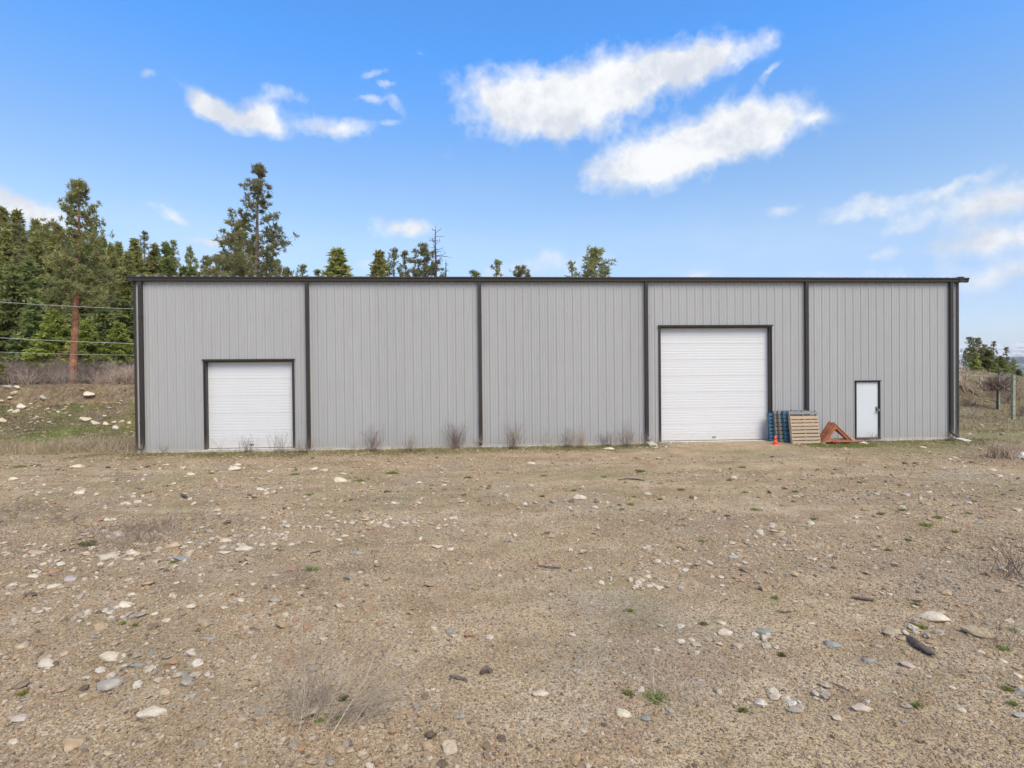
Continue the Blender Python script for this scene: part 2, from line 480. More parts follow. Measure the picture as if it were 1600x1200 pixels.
M['young'] = foliage('bright_young_needles', (0.170, 0.190, 0.040), (0.420, 0.440, 0.110), 0.45)
M['pine'] = foliage('pine_needles', (0.140, 0.148, 0.060), (0.390, 0.375, 0.160), 0.45)
M['green'] = foliage('fresh_green_blades', (0.15, 0.175, 0.05), (0.40, 0.43, 0.14), 0.45)
M['olive'] = foliage('olive_moss_blades', (0.13, 0.125, 0.045), (0.31, 0.30, 0.125), 0.35)
M['straw'] = foliage('straw_blades', (0.27, 0.20, 0.125), (0.52, 0.41, 0.27))
M['greytwig'] = foliage('grey_dry_stalks', (0.18, 0.14, 0.11), (0.52, 0.44, 0.35), 0.1)
M['browntwig'] = foliage('red_brown_twigs', (0.12, 0.082, 0.068), (0.30, 0.22, 0.185), 0.1)
M['pinktwig'] = foliage('pale_pinkish_twigs', (0.30, 0.22, 0.17), (0.55, 0.42, 0.34), 0.1)

def stone_mat(name, instanced, pale=False):
    m, t, b = new_mat(name)
    oi = t.new('ShaderNodeObjectInfo')
    tc_ = t.new('ShaderNodeTexCoord').outputs['Object']
    if instanced:
        c0 = t.ramp(oi.outputs['Random'], [(0.0, (0.45, 0.34, 0.22)), (0.20, (0.58, 0.47, 0.335)), (0.32, (0.45, 0.325, 0.19)), (0.48, (0.27, 0.205, 0.145)),
                                           (0.54, (0.50, 0.375, 0.24)), (0.67, (0.66, 0.57, 0.45)), (0.72, (0.38, 0.325, 0.26)), (0.84, (0.42, 0.27, 0.165)),
                                           (0.93, (0.19, 0.14, 0.10)), (1.0, (0.60, 0.52, 0.43))], 'CONSTANT')
    else:
        c0 = oi.outputs['Color']
    if pale: c0 = t.ramp(oi.outputs['Random'], [(0.0, (0.62, 0.54, 0.43)), (0.35, (0.52, 0.44, 0.34)), (0.6, (0.70, 0.63, 0.52)), (0.8, (0.42, 0.36, 0.29))], 'CONSTANT')
    n = t.noise(tc_, 3.0 if not instanced else 1.6, 6, 0.7)
    c = t.mix(t.remap(n, 0.35, 0.7), t.mix(1.0, c0, (0.72, 0.70, 0.68, 1), 'MULTIPLY'), c0)
    if not instanced:
        zs_ = t.new('ShaderNodeSeparateXYZ'); t.l.new(tc_, zs_.inputs[0])
        dust = t.remap(t.math('ADD', zs_.outputs[2], t.math('MULTIPLY', t.noise(tc_, 5.0, 5, 0.7), 0.5)), 0.26, 0.06)
        c = t.mix(t.math('MULTIPLY', dust, 0.75), c, (0.27, 0.20, 0.13, 1))
        v = t.noise(tc_, 26.0, 3, 0.7)
        c = t.mix(t.math('MULTIPLY', t.remap(v, 0.58, 0.7), 0.35), c, (0.16, 0.14, 0.12, 1))
    t.put(b.inputs['Base Color'], c); b.inputs['Roughness'].default_value = 0.82
    b.inputs['Specular IOR Level'].default_value = 0.3
    bp = t.new('ShaderNodeBump'); bp.inputs['Strength'].default_value = 0.5; bp.inputs['Distance'].default_value = 0.05 if not instanced else 0.03
    t.put(bp.inputs['Height'], t.noise(tc_, 9.0, 4, 0.65)); t.put(b.inputs['Normal'], bp.outputs[0])
    return m
M['stone'] = stone_mat('field_stone', False)
M['pebble'] = stone_mat('mixed_pebbles', True)
M['rubble'] = stone_mat('pale_rubble', True, True)

def ground_mat():
    m, t, b = new_mat('gravel_soil')
    pos = t.new('ShaderNodeNewGeometry').outputs['Position']
    cov = t.new('ShaderNodeAttribute', attribute_name='cover').outputs['Color']
    cs = t.new('ShaderNodeSeparateColor'); t.l.new(cov, cs.inputs[0])
    moss, dry, brush = cs.outputs[0], cs.outputs[1], cs.outputs[2]
    n_big = t.noise(pos, 0.35, 5, 0.6)
    n_mid = t.noise(pos, 1.7, 5, 0.65)
    n_sm = t.noise(pos, 9.0, 5, 0.7)
    soil = t.ramp(n_mid, [(0.28, (0.34, 0.240, 0.135)), (0.45, (0.47, 0.35, 0.21)), (0.60, (0.55, 0.425, 0.27)), (0.78, (0.61, 0.49, 0.335))])
    soil = t.mix(t.math('MULTIPLY', t.remap(t.noise(pos, 0.8, 6, 0.7), 0.50, 0.66), 0.6), soil, (0.30, 0.175, 0.10, 1))
    soil = t.mix(t.math('MULTIPLY', t.remap(t.noise(t.vmath('MULTIPLY', pos, (0.5, 1.6, 1)), 0.9, 6, 0.72), 0.50, 0.64), 0.5), soil, (0.235, 0.195, 0.105, 1))
    soil = t.mix(t.math('MULTIPLY', t.remap(n_big, 0.50, 0.32), 0.45), soil, (0.36, 0.325, 0.285, 1))
    soil = t.mix(t.math('MULTIPLY', t.remap(n_sm, 0.42, 0.30), 0.45), soil, (0.15, 0.108, 0.075, 1))
    # grit: three sizes of stone chips
    hts = []
    c = soil
    for scale, amt in ((26.0, 0.62), (60.0, 0.6), (130.0, 0.55)):
        v = t.new('ShaderNodeTexVoronoi', feature='F1'); v.inputs['Scale'].default_value = scale; v.inputs['Randomness'].default_value = 1.0
        wp = t.vmath('ADD', pos, t.vmath('MULTIPLY', t.noise(pos, scale * 0.8, 2, 0.5, out=1), (0.5 / scale,) * 3))
        t.l.new(wp, v.inputs['Vector'])
        vs = t.new('ShaderNodeSeparateColor'); t.l.new(v.outputs['Color'], vs.inputs[0])
        chip = t.ramp(vs.outputs[0], [(0.0, (0.11, 0.08, 0.055)), (0.2, (0.40, 0.30, 0.195)), (0.4, (0.24, 0.205, 0.165)), (0.55, (0.58, 0.47, 0.345)),
                                      (0.7, (0.43, 0.27, 0.155)), (0.82, (0.45, 0.40, 0.335)), (0.93, (0.78, 0.69, 0.56))], 'CONSTANT')
        on = t.math('MULTIPLY', t.remap(v.outputs['Distance'], 0.42 if scale > 30 else 0.34, 0.30 if scale > 30 else 0.24), t.remap(vs.outputs[1], 0.35, 0.45))
        c = t.mix(t.math('MULTIPLY', on, amt), c, chip)
        hts.append(t.math('MULTIPLY', t.math('MULTIPLY', on, t.math('SUBTRACT', 0.5, v.outputs['Distance'])), 1.6 / scale * 26))
    gap = t.remap(t.noise(pos, 42.0, 3, 0.6), 0.38, 0.52, 0.5, 0.0)
    c = t.mix(gap, c, (0.085, 0.058, 0.038, 1))
    c = t.mix(t.math('MULTIPLY', t.remap(t.noise(t.vmath('MULTIPLY', pos, (0.45, 1.3, 1)), 0.55, 7, 0.75), 0.48, 0.66), 0.30), c, (0.22, 0.17, 0.10, 1))
    # wheel tracks: paler, packed fines
    xs = t.new('ShaderNodeSeparateXYZ'); t.l.new(pos, xs.inputs[0])
    wav = t.math('ADD', xs.outputs[1], t.math('MULTIPLY', t.noise(t.vmath('MULTIPLY', pos, (1, 0.15, 1)), 0.12, 2, 0.5), 5.0))
    trk = t.math('ABSOLUTE', t.math('SUBTRACT', t.math('FRACT', t.math('MULTIPLY', wav, 0.36)), 0.5))
    tk = t.math('MULTIPLY', t.remap(trk, 0.10, 0.02), t.remap(t.noise(pos, 0.6, 5, 0.7), 0.38, 0.6))
    c = t.mix(t.math('MULTIPLY', tk, 0.38), c, (0.52, 0.42, 0.30, 1))
    # moss, thin grass and dead plant litter
    mo = t.math('MULTIPLY', moss, t.remap(t.math('ADD', t.math('MULTIPLY', n_sm, 0.6), t.math('MULTIPLY', n_mid, 0.5)), 0.44, 0.60))
    mcol = t.mix(t.remap(t.noise(pos, 14.0, 5, 0.75), 0.38, 0.62), (0.10, 0.12, 0.035, 1), (0.24, 0.24, 0.10, 1))
    c = t.mix(t.math('MULTIPLY', mo, 0.85), c, mcol)
    dr = t.math('MULTIPLY', dry, t.remap(t.noise(pos, 3.3, 5, 0.7), 0.30, 0.6))
    dcol = t.mix(t.remap(t.noise(pos, 11.0, 5, 0.8), 0.38, 0.62), (0.10, 0.062, 0.040, 1), (0.27, 0.185, 0.115, 1))
    c = t.mix(t.math('MULTIPLY', dr, 0.9), c, dcol)
    bcol = t.mix(t.remap(t.noise(pos, 1.3, 6, 0.75), 0.35, 0.65), (0.085, 0.062, 0.045, 1), (0.19, 0.165, 0.095, 1))
    c = t.mix(brush, c, bcol)
    t.put(b.inputs['Base Color'], c); b.inputs['Roughness'].default_value = 0.95; b.inputs['Specular IOR Level'].default_value = 0.15
    h = t.math('ADD', t.math('ADD', hts[0], hts[1]), hts[2])
    h = t.math('ADD', h, t.math('MULTIPLY', n_sm, 1.2))
    bp = t.new('ShaderNodeBump'); bp.inputs['Strength'].default_value = 1.0; bp.inputs['Distance'].default_value = 0.026
    t.put(bp.inputs['Height'], h); t.put(b.inputs['Normal'], bp.outputs[0])
    return m
M['ground'] = ground_mat()

# ------------------------------------------------------------------ ground sheet, out to the horizon
def graded(inner0, inner1, step, out0, out1, growth=1.22):
    a = list(np.arange(inner0, inner1 + 1e-6, step))
    s, p = step, a[-1]
    while p < out1:
        s *= growth; p += s; a.append(p)
    s, p, L = step, a[0], []
    while p > out0:
        s *= growth; p -= s; L.append(p)
    return np.array(L[::-1] + a)

gx = graded(-30, 30, 0.125, -9000, 9000, 1.13)
gy = graded(-17.6, 16, 0.10, -6000, 9000, 1.09)
X, Y = np.meshgrid(gx, gy)
Z = terrain(X, Y)
inb = (X > -11.7) & (X < 18.0) & (Y > 0.5) & (Y < 14.8)
Z = np.where(inb, np.minimum(Z, -0.12), Z)
nx, ny = len(gx), len(gy)
V = np.stack([X, Y, Z], -1).reshape(-1, 3)
idx = np.arange(nx * ny).reshape(ny, nx)
F = np.stack([idx[:-1, :-1], idx[:-1, 1:], idx[1:, 1:], idx[1:, :-1]], -1).reshape(-1, 4)

def cover(x, y):
    n = fbm(x * 0.35, y * 0.35, 71, 4); n2 = fbm(x * 1.3, y * 1.3, 73, 3)
    wallstrip = sstep(-1.7, -0.5, y + 0.5 * n) * sstep(4.6, 3.6, np.abs(x + 6 - 9 + 0) * 0 + 1) * sstep(3, 1, y)
    wallstrip = wallstrip * (1 - sstep(6.0, 7.0, x) * sstep(11.6, 10.6, x)) * ((x > -13) & (x < 30))
    rightfront = sstep(11, 14, x) * sstep(-5.2 , -2.2, y + 1.2 * n + (x - 14) * 0.16) 
    yard = 0.55 * sstep(0.05, 0.5, n) * sstep(-14, -9, y) * sstep(14, 8, y) + 0.35 * sstep(0.2, 0.5, n2)
    bank = sstep(3.5, 6.5, y) * sstep(-13, -15, x) * sstep(10.6, 8.6, y + n)
    left = sstep(-12, -14, x) * sstep(-0.5, 1.5, y + n)
    m = np.clip(np.maximum.reduce([wallstrip * 0.95, rightfront * 1.0, yard * 0.85, bank * 1.0, left * 0.6]), 0, 1)
    dry = np.clip(np.maximum.reduce([0.85 * sstep(-12.5, -14, x) * sstep(-0.3, 1.0, y) * sstep(6.5, 4, y + 2 * n),
                                     1.0 * sstep(8.0, 10.0, y + n) * sstep(13.2, 12.5, y) * (x < -13),
                                     0.8 * sstep(20, 24, x) * sstep(2, 8, y + 3 * n), 0.35 * sstep(0.1, 0.5, n2) * sstep(0, -3, x)]), 0, 1)
    brush = np.clip(np.maximum(sstep(15, 19, y) * sstep(52, 30, x), 0.5 * sstep(40, 60, y)), 0, 1)
    return np.stack([m, dry, brush, np.ones_like(m)], -1)

me = mesh_arrays('ground', V, F, M['ground'], True, extra={'cover': cover(V[:, 0], V[:, 1])})
tag(link('ground', me), kind='structure')

# far snow-dusted hill range beyond the valley, to the right
def far_hills():
    m, t, b = new_mat('snowy_hill')
    pos = t.new('ShaderNodeNewGeometry').outputs['Position']
    s = t.new('ShaderNodeSeparateXYZ'); t.l.new(pos, s.inputs[0])
    n = t.noise(pos, 0.006, 8, 0.7)
    h = t.math('ADD', s.outputs[2], t.math('MULTIPLY', t.math('SUBTRACT', n, 0.5), 620.0))
    snow = t.remap(h, 40, 210)
    c = t.mix(snow, (0.035, 0.055, 0.060, 1), (0.60, 0.62, 0.64, 1))
    c = t.mix(t.math('MULTIPLY', t.remap(t.noise(pos, 0.03, 6, 0.75), 0.48, 0.62), 0.55), c, (0.16, 0.15, 0.13, 1))
    t.put(b.inputs['Base Color'], c); b.inputs['Roughness'].default_value = 0.95
    U, D = np.meshgrid(np.linspace(math.radians(24), math.radians(66), 240), np.linspace(0, 1, 60))
    R = 4300 + 2600 * D
    x = np.sin(U) * R; y = CAM[1] + np.cos(U) * R
    ridge = 0.80 + 0.14 * fbm(x * 0.0006, y * 0.0006, 81, 4)
    z = -130 + (330 * ridge + 130) * sstep(0, 0.75, D) + 60 * fbm(x * 0.002, y * 0.002, 83, 5) * sstep(0.05, 0.4, D) * sstep(1.25, 0.6, D)
    z = z - 260 * sstep(0.85, 1.0, D)
    idx = np.arange(240 * 60).reshape(60, 240)
    F = np.stack([idx[:-1, :-1], idx[:-1, 1:], idx[1:, 1:], idx[1:, :-1]], -1).reshape(-1, 4)
    me = mesh_arrays('far_hills', np.stack([x, y, z], -1).reshape(-1, 3), F, m, True)
    tag(link('far_hills', me), kind='structure')
far_hills()

# ------------------------------------------------------------------ the steel building
BX0, BX1, BD, EZ = -11.93, 18.25, 15.24, 5.93
BLD = empty('steel_building', (0, 0, 0))
tag(BLD, 'long single storey grey metal building with dark brown trim and white doors', 'building')
OPEN = [(-9.62, -6.57, 3.11), (6.66, 10.90, 4.25), (14.19, 15.13, 2.16)]
PITCHW = (BX1 - BX0) / 33.0
RIB = PITCHW / 3

def rib_profile(a, b):
    """front outline of ribbed sheet between a and b (absolute x), depth y negative outwards"""
    pts = []
    k0 = int(math.floor((a - BX0) / RIB)) - 1
    k1 = int(math.ceil((b - BX0) / RIB)) + 1
    raw = []
    for k in range(k0, k1 + 1):
        c = BX0 + (k + 0.5) * RIB
        raw += [(c - 0.038, 0), (c - 0.015, -0.021), (c + 0.015, -0.021), (c + 0.038, 0)]
        for q in (0.36, 0.64):
            d = c + RIB * q
            raw += [(d - 0.022, 0), (d - 0.009, -0.0065), (d + 0.009, -0.0065), (d + 0.022, 0)]
    xs = [p[0] for p in raw]; ys = [p[1] for p in raw]
    pts = [(a, float(np.interp(a, xs, ys)))] + [p for p in raw if a + 1e-4 < p[0] < b - 1e-4] + [(b, float(np.interp(b, xs, ys)))]
    return pts

def panel_mb(a, b, cuts, z0, z1):
    mb = MB()
    edges = sorted({a, b} | {e for o in cuts for e in o[:2] if a < e < b})
    for s, e in zip(edges[:-1], edges[1:]):
        zb = z0
        for o in cuts:
            if o[0] - 1e-6 <= s and e <= o[1] + 1e-6: zb = o[2]
        p = rib_profile(s, e) + [(e, 0.03), (s, 0.03)]
        mb.extrude(p, 'z', zb, z1)
    return mb

plain_panel = None
for k in range(33):
    a, b = BX0 + k * PITCHW, BX0 + (k + 1) * PITCHW
    cuts = [o for o in OPEN if o[0] < b and o[1] > a]
    if not cuts and plain_panel is not None:
        o = link('wall_panel', plain_panel, BLD, (k * PITCHW - k_ref * PITCHW, 0, 0))
    else:
        o = panel_mb(a, b - 0.0015, cuts, 0.0, EZ).build('wall_panel', M['wall'], BLD)
        if not cuts: plain_panel = o.data; k_ref = k
# side and rear walls, same sheets
for k in range(33):
    o = link('wall_panel', plain_panel, BLD)
    o.rotation_euler = (0, 0, math.pi)
    ox = BX0 + k_ref * PITCHW + PITCHW
    o.location = (BX0 + k * PITCHW + ox, BD, 0)
NS = 17
for side in (0, 1):
    for k in range(NS - 1):
        wdt = BD / (NS - 1)
        y0 = k * wdt
        mid = BD / 2
        zt = EZ + min(y0 + wdt / 2, BD - y0 - wdt / 2) * 0.083 + 0.03
        mb = MB()
        pr = rib_profile(BX0, BX0 + wdt - 0.002)
        if side == 0:
            prof = [(BX0 + 0.06 + p[1], BD - (p[0] - BX0) - k * wdt) for p in pr]
            prof += [(BX0 + 0.09, prof[-1][1]), (BX0 + 0.09, prof[0][1])]
        else:
            prof = [(BX1 - 0.06 - p[1], (p[0] - BX0) + k * wdt) for p in pr]
            prof += [(BX1 - 0.09, prof[-1][1]), (BX1 - 0.09, prof[0][1])]
        mb.extrude(prof, 'z', 0.0, zt)
        mb.build('wall_panel', M['wall'], BLD)
# roof sheets, both slopes
SL = 0.083
mb = MB()
prof = []
for c in (0.5, 1.5, 2.5):
    x = c * RIB
    prof += [(x - 0.045, 0), (x - 0.018, 0.038), (x + 0.018, 0.038), (x + 0.045, 0)]
prof = [(0, 0)] + prof + [(PITCHW - 0.0015, 0), (PITCHW - 0.0015, -0.012), (0, -0.012)]
n = len(prof)
P = [(p[0], -0.13, EZ + 0.120 + p[1] - 0.13 * SL) for p in prof] + [(p[0], BD / 2, EZ + 0.120 + p[1] + BD / 2 * SL) for p in prof]
mb.poly(P, [(i, (i + 1) % n, n + (i + 1) % n, n + i) for i in range(n)] + [tuple(range(n))[::-1], tuple(range(n, 2 * n))])
roof_me = mb.mesh('roof_panel', M['roof'])
for k in range(33):
    link('roof_panel', roof_me, BLD, (BX0 + k * PITCHW, 0, 0))
    o = link('roof_panel', roof_me, BLD, (BX0 + (k + 1) * PITCHW, BD, 0)); o.rotation_euler = (0, 0, math.pi)
mb = MB(); zr = EZ + 0.120 + BD / 2 * SL
mb.extrude([(BD / 2 - 0.25, zr + 0.025), (BD / 2, zr + 0.06), (BD / 2 + 0.25, zr + 0.025), (BD / 2, zr + 0.045)], 'x', BX0 - 0.03, BX1 + 0.03)
mb.build('ridge_cap', M['roof'], BLD)
for x0, x1 in ((BX0 - 0.14, BX0 + 0.02), (BX1 - 0.02, BX1 + 0.14)):
    for s in (0, 1):
        mb = MB(); ya, yb = (-0.17, BD / 2 - 0.001) if s == 0 else (BD / 2 + 0.001, BD + 0.17)
        def zz(y): return EZ + 0.120 + (y if s == 0 else BD - y) * SL
        mb.poly([(x, y, zz(y) + d) for x in (x0, x1) for y in (ya, yb) for d in (-0.16, 0.055)],
                [(0, 1, 3, 2), (4, 6, 7, 5), (0, 4, 5, 1), (2, 3, 7, 6), (0, 2, 6, 4), (1, 5, 7, 3)])
        mb.build('rake_trim', M['brown'], BLD)
# gutters front and rear
gp = [(-0.036, EZ - 0.045), (-0.13, EZ - 0.045), (-0.150, EZ - 0.03), (-0.155, EZ + 0.045), (-0.185, EZ + 0.075), (-0.185, EZ + 0.105), (-0.172, EZ + 0.112),
      (-0.172, EZ + 0.120), (-0.145, EZ + 0.05), (-0.140, EZ - 0.025), (-0.045, EZ - 0.03), (-0.036, EZ + 0.06)]
for j, (xa, xb) in enumerate([(BX0 - 0.17, -5.9), (-5.9, 0.2), (0.2, 6.3), (6.3, 12.4), (12.4, BX1 + 0.30)]):
    mb = MB(); e = 0.003 * (j % 2)
    mb.extrude([(p[0] - e, p[1] + e * .5) for p in gp], 'x', xa + .002, xb)
    mb.build('gutter', M['brown'], BLD)
mb = MB(); mb.extrude([(-0.03, EZ - 0.05), (-0.14, EZ - 0.05), (-0.158, EZ - 0.03), (-0.165, EZ + 0.045), (-0.195, EZ + 0.075), (-0.195, EZ + 0.115), (-0.03, EZ + 0.115)], 'x', BX1 + 0.302, BX1 + 0.335)
mb.build('gutter_cap', M['brown'], BLD)
mb = MB(); mb.extrude([(-0.03, EZ - 0.05), (-0.14, EZ - 0.05), (-0.158, EZ - 0.03), (-0.165, EZ + 0.045), (-0.195, EZ + 0.075), (-0.195, EZ + 0.115), (-0.03, EZ + 0.115)], 'x', BX0 - 0.20, BX0 - 0.172)
mb.build('gutter_cap', M['brown'], BLD)
mb = MB(); mb.extrude([(BD + 0.036, EZ - 0.045), (BD + 0.16, EZ - 0.045), (BD + 0.18, EZ + 0.10), (BD + 0.036, EZ + 0.06)], 'x', BX0 - 0.17, BX1 + 0.3)
mb.build('gutter', M['brown'], BLD)
# dark brown flashing behind the gutter, at the wall top
mb = MB(); mb.box(BX0, BX1, -0.0335, 0.0, EZ + 0.002, EZ + 0.05); mb.build('eave_trim', M['brown'], BLD)

# downspouts with straps and outlet elbow
def downspout(x, kind):
    mb = MB()
    wd = 0.062
    zb = 0.20 if kind != 'cut' else 0.02
    mb.extrude([(x - wd, -0.037), (x - wd, -0.125), (x - wd + 0.012, -0.137), (x - 0.02, -0.137), (x - 0.012, -0.130), (x + 0.012, -0.130), (x + 0.02, -0.137),
                (x + wd - 0.012, -0.137), (x + wd, -0.125), (x + wd, -0.037)], 'z', zb, EZ - 0.05)
    d = mb.build('downspout', M['brown'], BLD)
    for z in (4.62, 0.95):
        s = MB(); s.box(x - wd - 0.006, x + wd + 0.006, -0.143, -0.034, z, z + 0.03); s.build('strap', M['brown'], d)
    if kind == 'elbow':
        s = MB()
        for i in range(5):
            t0, t1 = i * 0.3, (i + 1) * 0.3
            def pt(t): return (x - 0.02 + 0.10 * math.sin(t) , -0.087 - 0.22 * (1 - math.cos(t)), zb - 0.16 * math.sin(t) + 0.01)
            s.tube(pt(t0), pt(t1 + 0.05), 0.055, 0.055, 8)
        s.build('elbow', M['brown'], d, True)
    elif kind == 'kick':
        s = MB()
        for i in range(4):
            t0, t1 = i * 0.32, (i + 1) * 0.32
            def pt(t): return (x, -0.087 - 0.20 * (1 - math.cos(t)), zb - 0.15 * math.sin(t) + 0.01)
            s.tube(pt(t0), pt(t1 + 0.05), 0.055, 0.055, 8)
        s.build('elbow', M['brown'], d, True)
for x, kd in ((-11.71, 'kick'), (-6.04, 'cut'), (0.05, 'kick'), (6.15, 'kick'), (12.25, 'kick'), (17.95, 'elbow')):
    downspout(x, kd)
# corner trims (L shaped)
for x0, x1 in ((BX0 - 0.045, BX0 + 0.035), (BX1 - 0.035, BX1 + 0.045)):
    mb = MB()
    if x0 < 0:
        mb.extrude([(x0, -0.045), (x1, -0.045), (x1, -0.0365), (x0 + 0.01, -0.0365), (x0 + 0.01, 0.16), (x0, 0.16)], 'z', -0.05, EZ - 0.002)
    else:
        mb.extrude([(x1, -0.045), (x0, -0.045), (x0, -0.0365), (x1 - 0.01, -0.0365), (x1 - 0.01, 0.16), (x1, 0.16)], 'z', -0.05, EZ - 0.002)
    mb.build('corner_trim', M['brown'], BLD)
for x0, x1 in ((BX0 - 0.045, BX0 + 0.085), (BX1 - 0.085, BX1 + 0.045)):
    mb = MB(); mb.box(x0, x1, BD - 0.1, BD + 0.04, -0.05, EZ); mb.build('corner_trim', M['brown'], BLD)
# slab edge and the interior floor/walls that close the shell
mb = MB()
mb.box(BX0 + 0.04, BX1 - 0.04, 0.035, BD - 0.05, -0.35, -0.004)
mb.box(BX0 - 0.01, BX1 + 0.01, -0.045, 0.034, -0.35, -0.022)
mb.build('slab', M['concrete'], BLD)
# base trim under the sheets
edges = [BX0] + [e for o in OPEN for e in (o[0] - 0.05, o[1] + 0.05)] + [BX1]
for a, b in zip(edges[::2], edges[1::2]):
    mb = MB(); mb.extrude([(0.03, -0.018), (-0.05, -0.02), (-0.052, -0.012), (-0.036, -0.001), (0.03, -0.001)], 'x', a, b)
    mb.build('base_trim', M['wall'], BLD)
# sheet screws in rows along the girts
bm = MB()
for z in (0.08, 0.75, 2.28, 4.60, 5.7):
    for k in range(99):
        x = BX0 + (k + 0.5) * RIB + 0.055
        if any(o[0] - .05 < x < o[1] + .05 and z < o[2] + .05 for o in OPEN): continue
        for dx in (0.0, 0.12):
            bm.extrude([(x + dx + 0.007 * math.cos(t), z + 0.007 * math.sin(t)) for t in (0, 1.05, 2.1, 3.14, 4.19, 5.24)], 'y', -0.006, 0.0)
o = link('screws', bm.mesh('screws', M['steel'], fix=False), BLD); o['kind'] = 'stuff'

# overhead doors
def overhead(o, secs, name_label, lock_side):
    x0, x1, zt = o
    fr = MB()
    for a, b in ((x0, x0 + 0.05), (x1 - 0.05, x1)):
        fr.box(a, b, -0.02, 0.215, -0.02, zt - 0.05)
    fr.box(x0, x1, -0.02, 0.215, zt - 0.05, zt)
    # face trim
    fr.box(x0 - 0.035, x0 - 0.001, -0.052, 0.0, -0.02, zt + 0.04)
    fr.box(x1 + 0.001, x1 + 0.035, -0.052, 0.0, -0.02, zt + 0.04)
    fr.box(x0 - 0.07, x1 + 0.07, -0.075, -0.0535, zt + 0.0, zt + 0.055)
    fr.box(x0 - 0.034, x1 + 0.034, -0.0525, 0.0, zt + 0.002, zt + 0.039)
    dr = fr.build('overhead_door', M['brown'], BLD)
    dr['label'] = name_label
    h = (zt - 0.05 + 0.01) / secs
    prof = []
    # ribbed section face: shallow pressed steps
    nst = 6
    p = [(0.0, 0.0)]
    for i in range(nst):
        za = h * (i + 0.08) / nst; zb = h * (i + 0.16) / nst
        zc = h * (i + 0.92) / nst; zd = h * (i + 1.0) / nst
        p += [(-0.0, za), (-0.0035, zb), (-0.0035, zc), (0.0, min(zd, h - 0.004))]
    p = [(0.006, 0.0), (0.0, 0.004)] + p[1:] + [(0.006, h - 0.001), (0.045, h - 0.001), (0.045, 0.0)]
    q = MB(); q.extrude([(0.155 + a, b) for a, b in p], 'x', x0 + 0.052, x1 - 0.052)
    sec = q.mesh('door_section', M['door'])
    for i in range(secs):
        link('door_section', sec, dr, (0, 0.0008 * (i % 2), 0.01 + i * h))
    s = MB(); s.box(x0 + 0.052, x1 - 0.052, 0.15, 0.19, -0.03, 0.009); s.build('bottom_seal', M['seal'], dr)
    for a, b in ((x0 + 0.0505, x0 + 0.075), (x1 - 0.075, x1 - 0.0505)):
        s = MB(); s.box(a, b, 0.128, 0.146, 0.0, zt - 0.055); s.build('side_seal', M['door'], dr)
    s = MB(); s.box(x0 + 0.0505, x1 - 0.0505, 0.126, 0.145, zt - 0.085, zt - 0.052); s.build('top_seal', M['door'], dr)
    s = MB(); xm = (x0 + x1) / 2
    s.box(xm - 0.07, xm + 0.07, 0.115, 0.147, 0.12, 0.15); s.build('handle', M['steel'], dr)
    sb = MB(); sb.box(x0 - 0.05, x1 + 0.05, -0.10, 0.40, -0.3, -0.012); sb.build('sill', M['concrete'], dr)
overhead(OPEN[0], 5, 'smaller white overhead door near the left end', 0)
overhead(OPEN[1], 7, 'taller white overhead door right of centre', 1)
# walk-through door
x0, x1, zt = OPEN[2]
fr = MB()
fr.box(x0, x0 + 0.03, -0.04, 0.10, 0.0, zt - 0.03); fr.box(x1 - 0.03, x1, -0.04, 0.10, 0.0, zt - 0.03); fr.box(x0, x1, -0.04, 0.10, zt - 0.03, zt)
fr.box(x0 - 0.022, x0 - 0.001, -0.052, 0.0, 0.0, zt + 0.02); fr.box(x1 + 0.001, x1 + 0.022, -0.052, 0.0, 0.0, zt + 0.02)
fr.box(x0 - 0.05, x1 + 0.05, -0.07, -0.0535, zt + 0.0, zt + 0.035)
fr.box(x0 - 0.021, x1 + 0.021, -0.0525, 0.0, zt + 0.001, zt + 0.02)
md = fr.build('entry_door', M['brown'], BLD)
q = MB(); q.box(x0 + 0.034, x1 - 0.034, 0.012, 0.055, 0.035, zt - 0.034); q.build('door_leaf', M['mandoor'], md, bevel=0.003)
q = MB(); q.box(x0 - 0.02, x1 + 0.02, -0.07, 0.10, -0.03, 0.028); q.build('threshold', M['brown'], md)
q = MB(); q.box(x1 - 0.135, x1 - 0.06, -0.006, 0.0115, 0.98, 1.20); q.tube((x1 - 0.09, -0.005, 1.02), (x1 - 0.09, -0.055, 1.02), 0.012, 0.012); q.tube((x1 - 0.08, -0.05, 1.02), (x1 - 0.20, -0.05, 1.015), 0.011, 0.009)
q.tube((x1 - 0.095, -0.0, 1.15), (x1 - 0.095, -0.028, 1.15), 0.026, 0.024, 12); q.build('handle', M['steel'], md)
q = MB(); q.box(x1 - 0.12, x1 - 0.03, -0.058, -0.053, 1.09, 1.12); q.box(x1 - 0.075, x1 - 0.03, -0.085, -0.058, 1.03, 1.10); q.build('hasp_lock', M['steel'], md)
for z in (0.3, 1.05, 1.8):
    q = MB(); q.tube((x0 + 0.03, 0.0, z), (x0 + 0.03, 0.0, z + 0.1), 0.008, 0.008, 6); q.build('hinge', M['steel'], md)

# splash blocks
for (x, lab) in ((6.2, 'pale concrete splash block under the downspout left of the tall overhead door'), (18.05, 'pale concrete splash block at the right building corner')):
    b = MB(); zz = tz(x, -0.5)
    b.poly([(x - .15, -.68, zz - .03), (x + .15, -.68, zz - .03), (x + .13, -.18, zz + .0), (x - .13, -.18, zz + .0),
            (x - .15, -.68, zz + .045), (x + .15, -.68, zz + .045), (x + .13, -.18, zz + .09), (x - .13, -.18, zz + .09)],
           [(0, 1, 2, 3), (4, 7, 6, 5), (0, 4, 5, 1), (1, 5, 6, 2), (2, 6, 7, 3), (3, 7, 4, 0)])
    o = b.build('splash_block', M['concrete'], None, bevel=0.012); tag(o, lab, 'splash block', 'splash blocks')

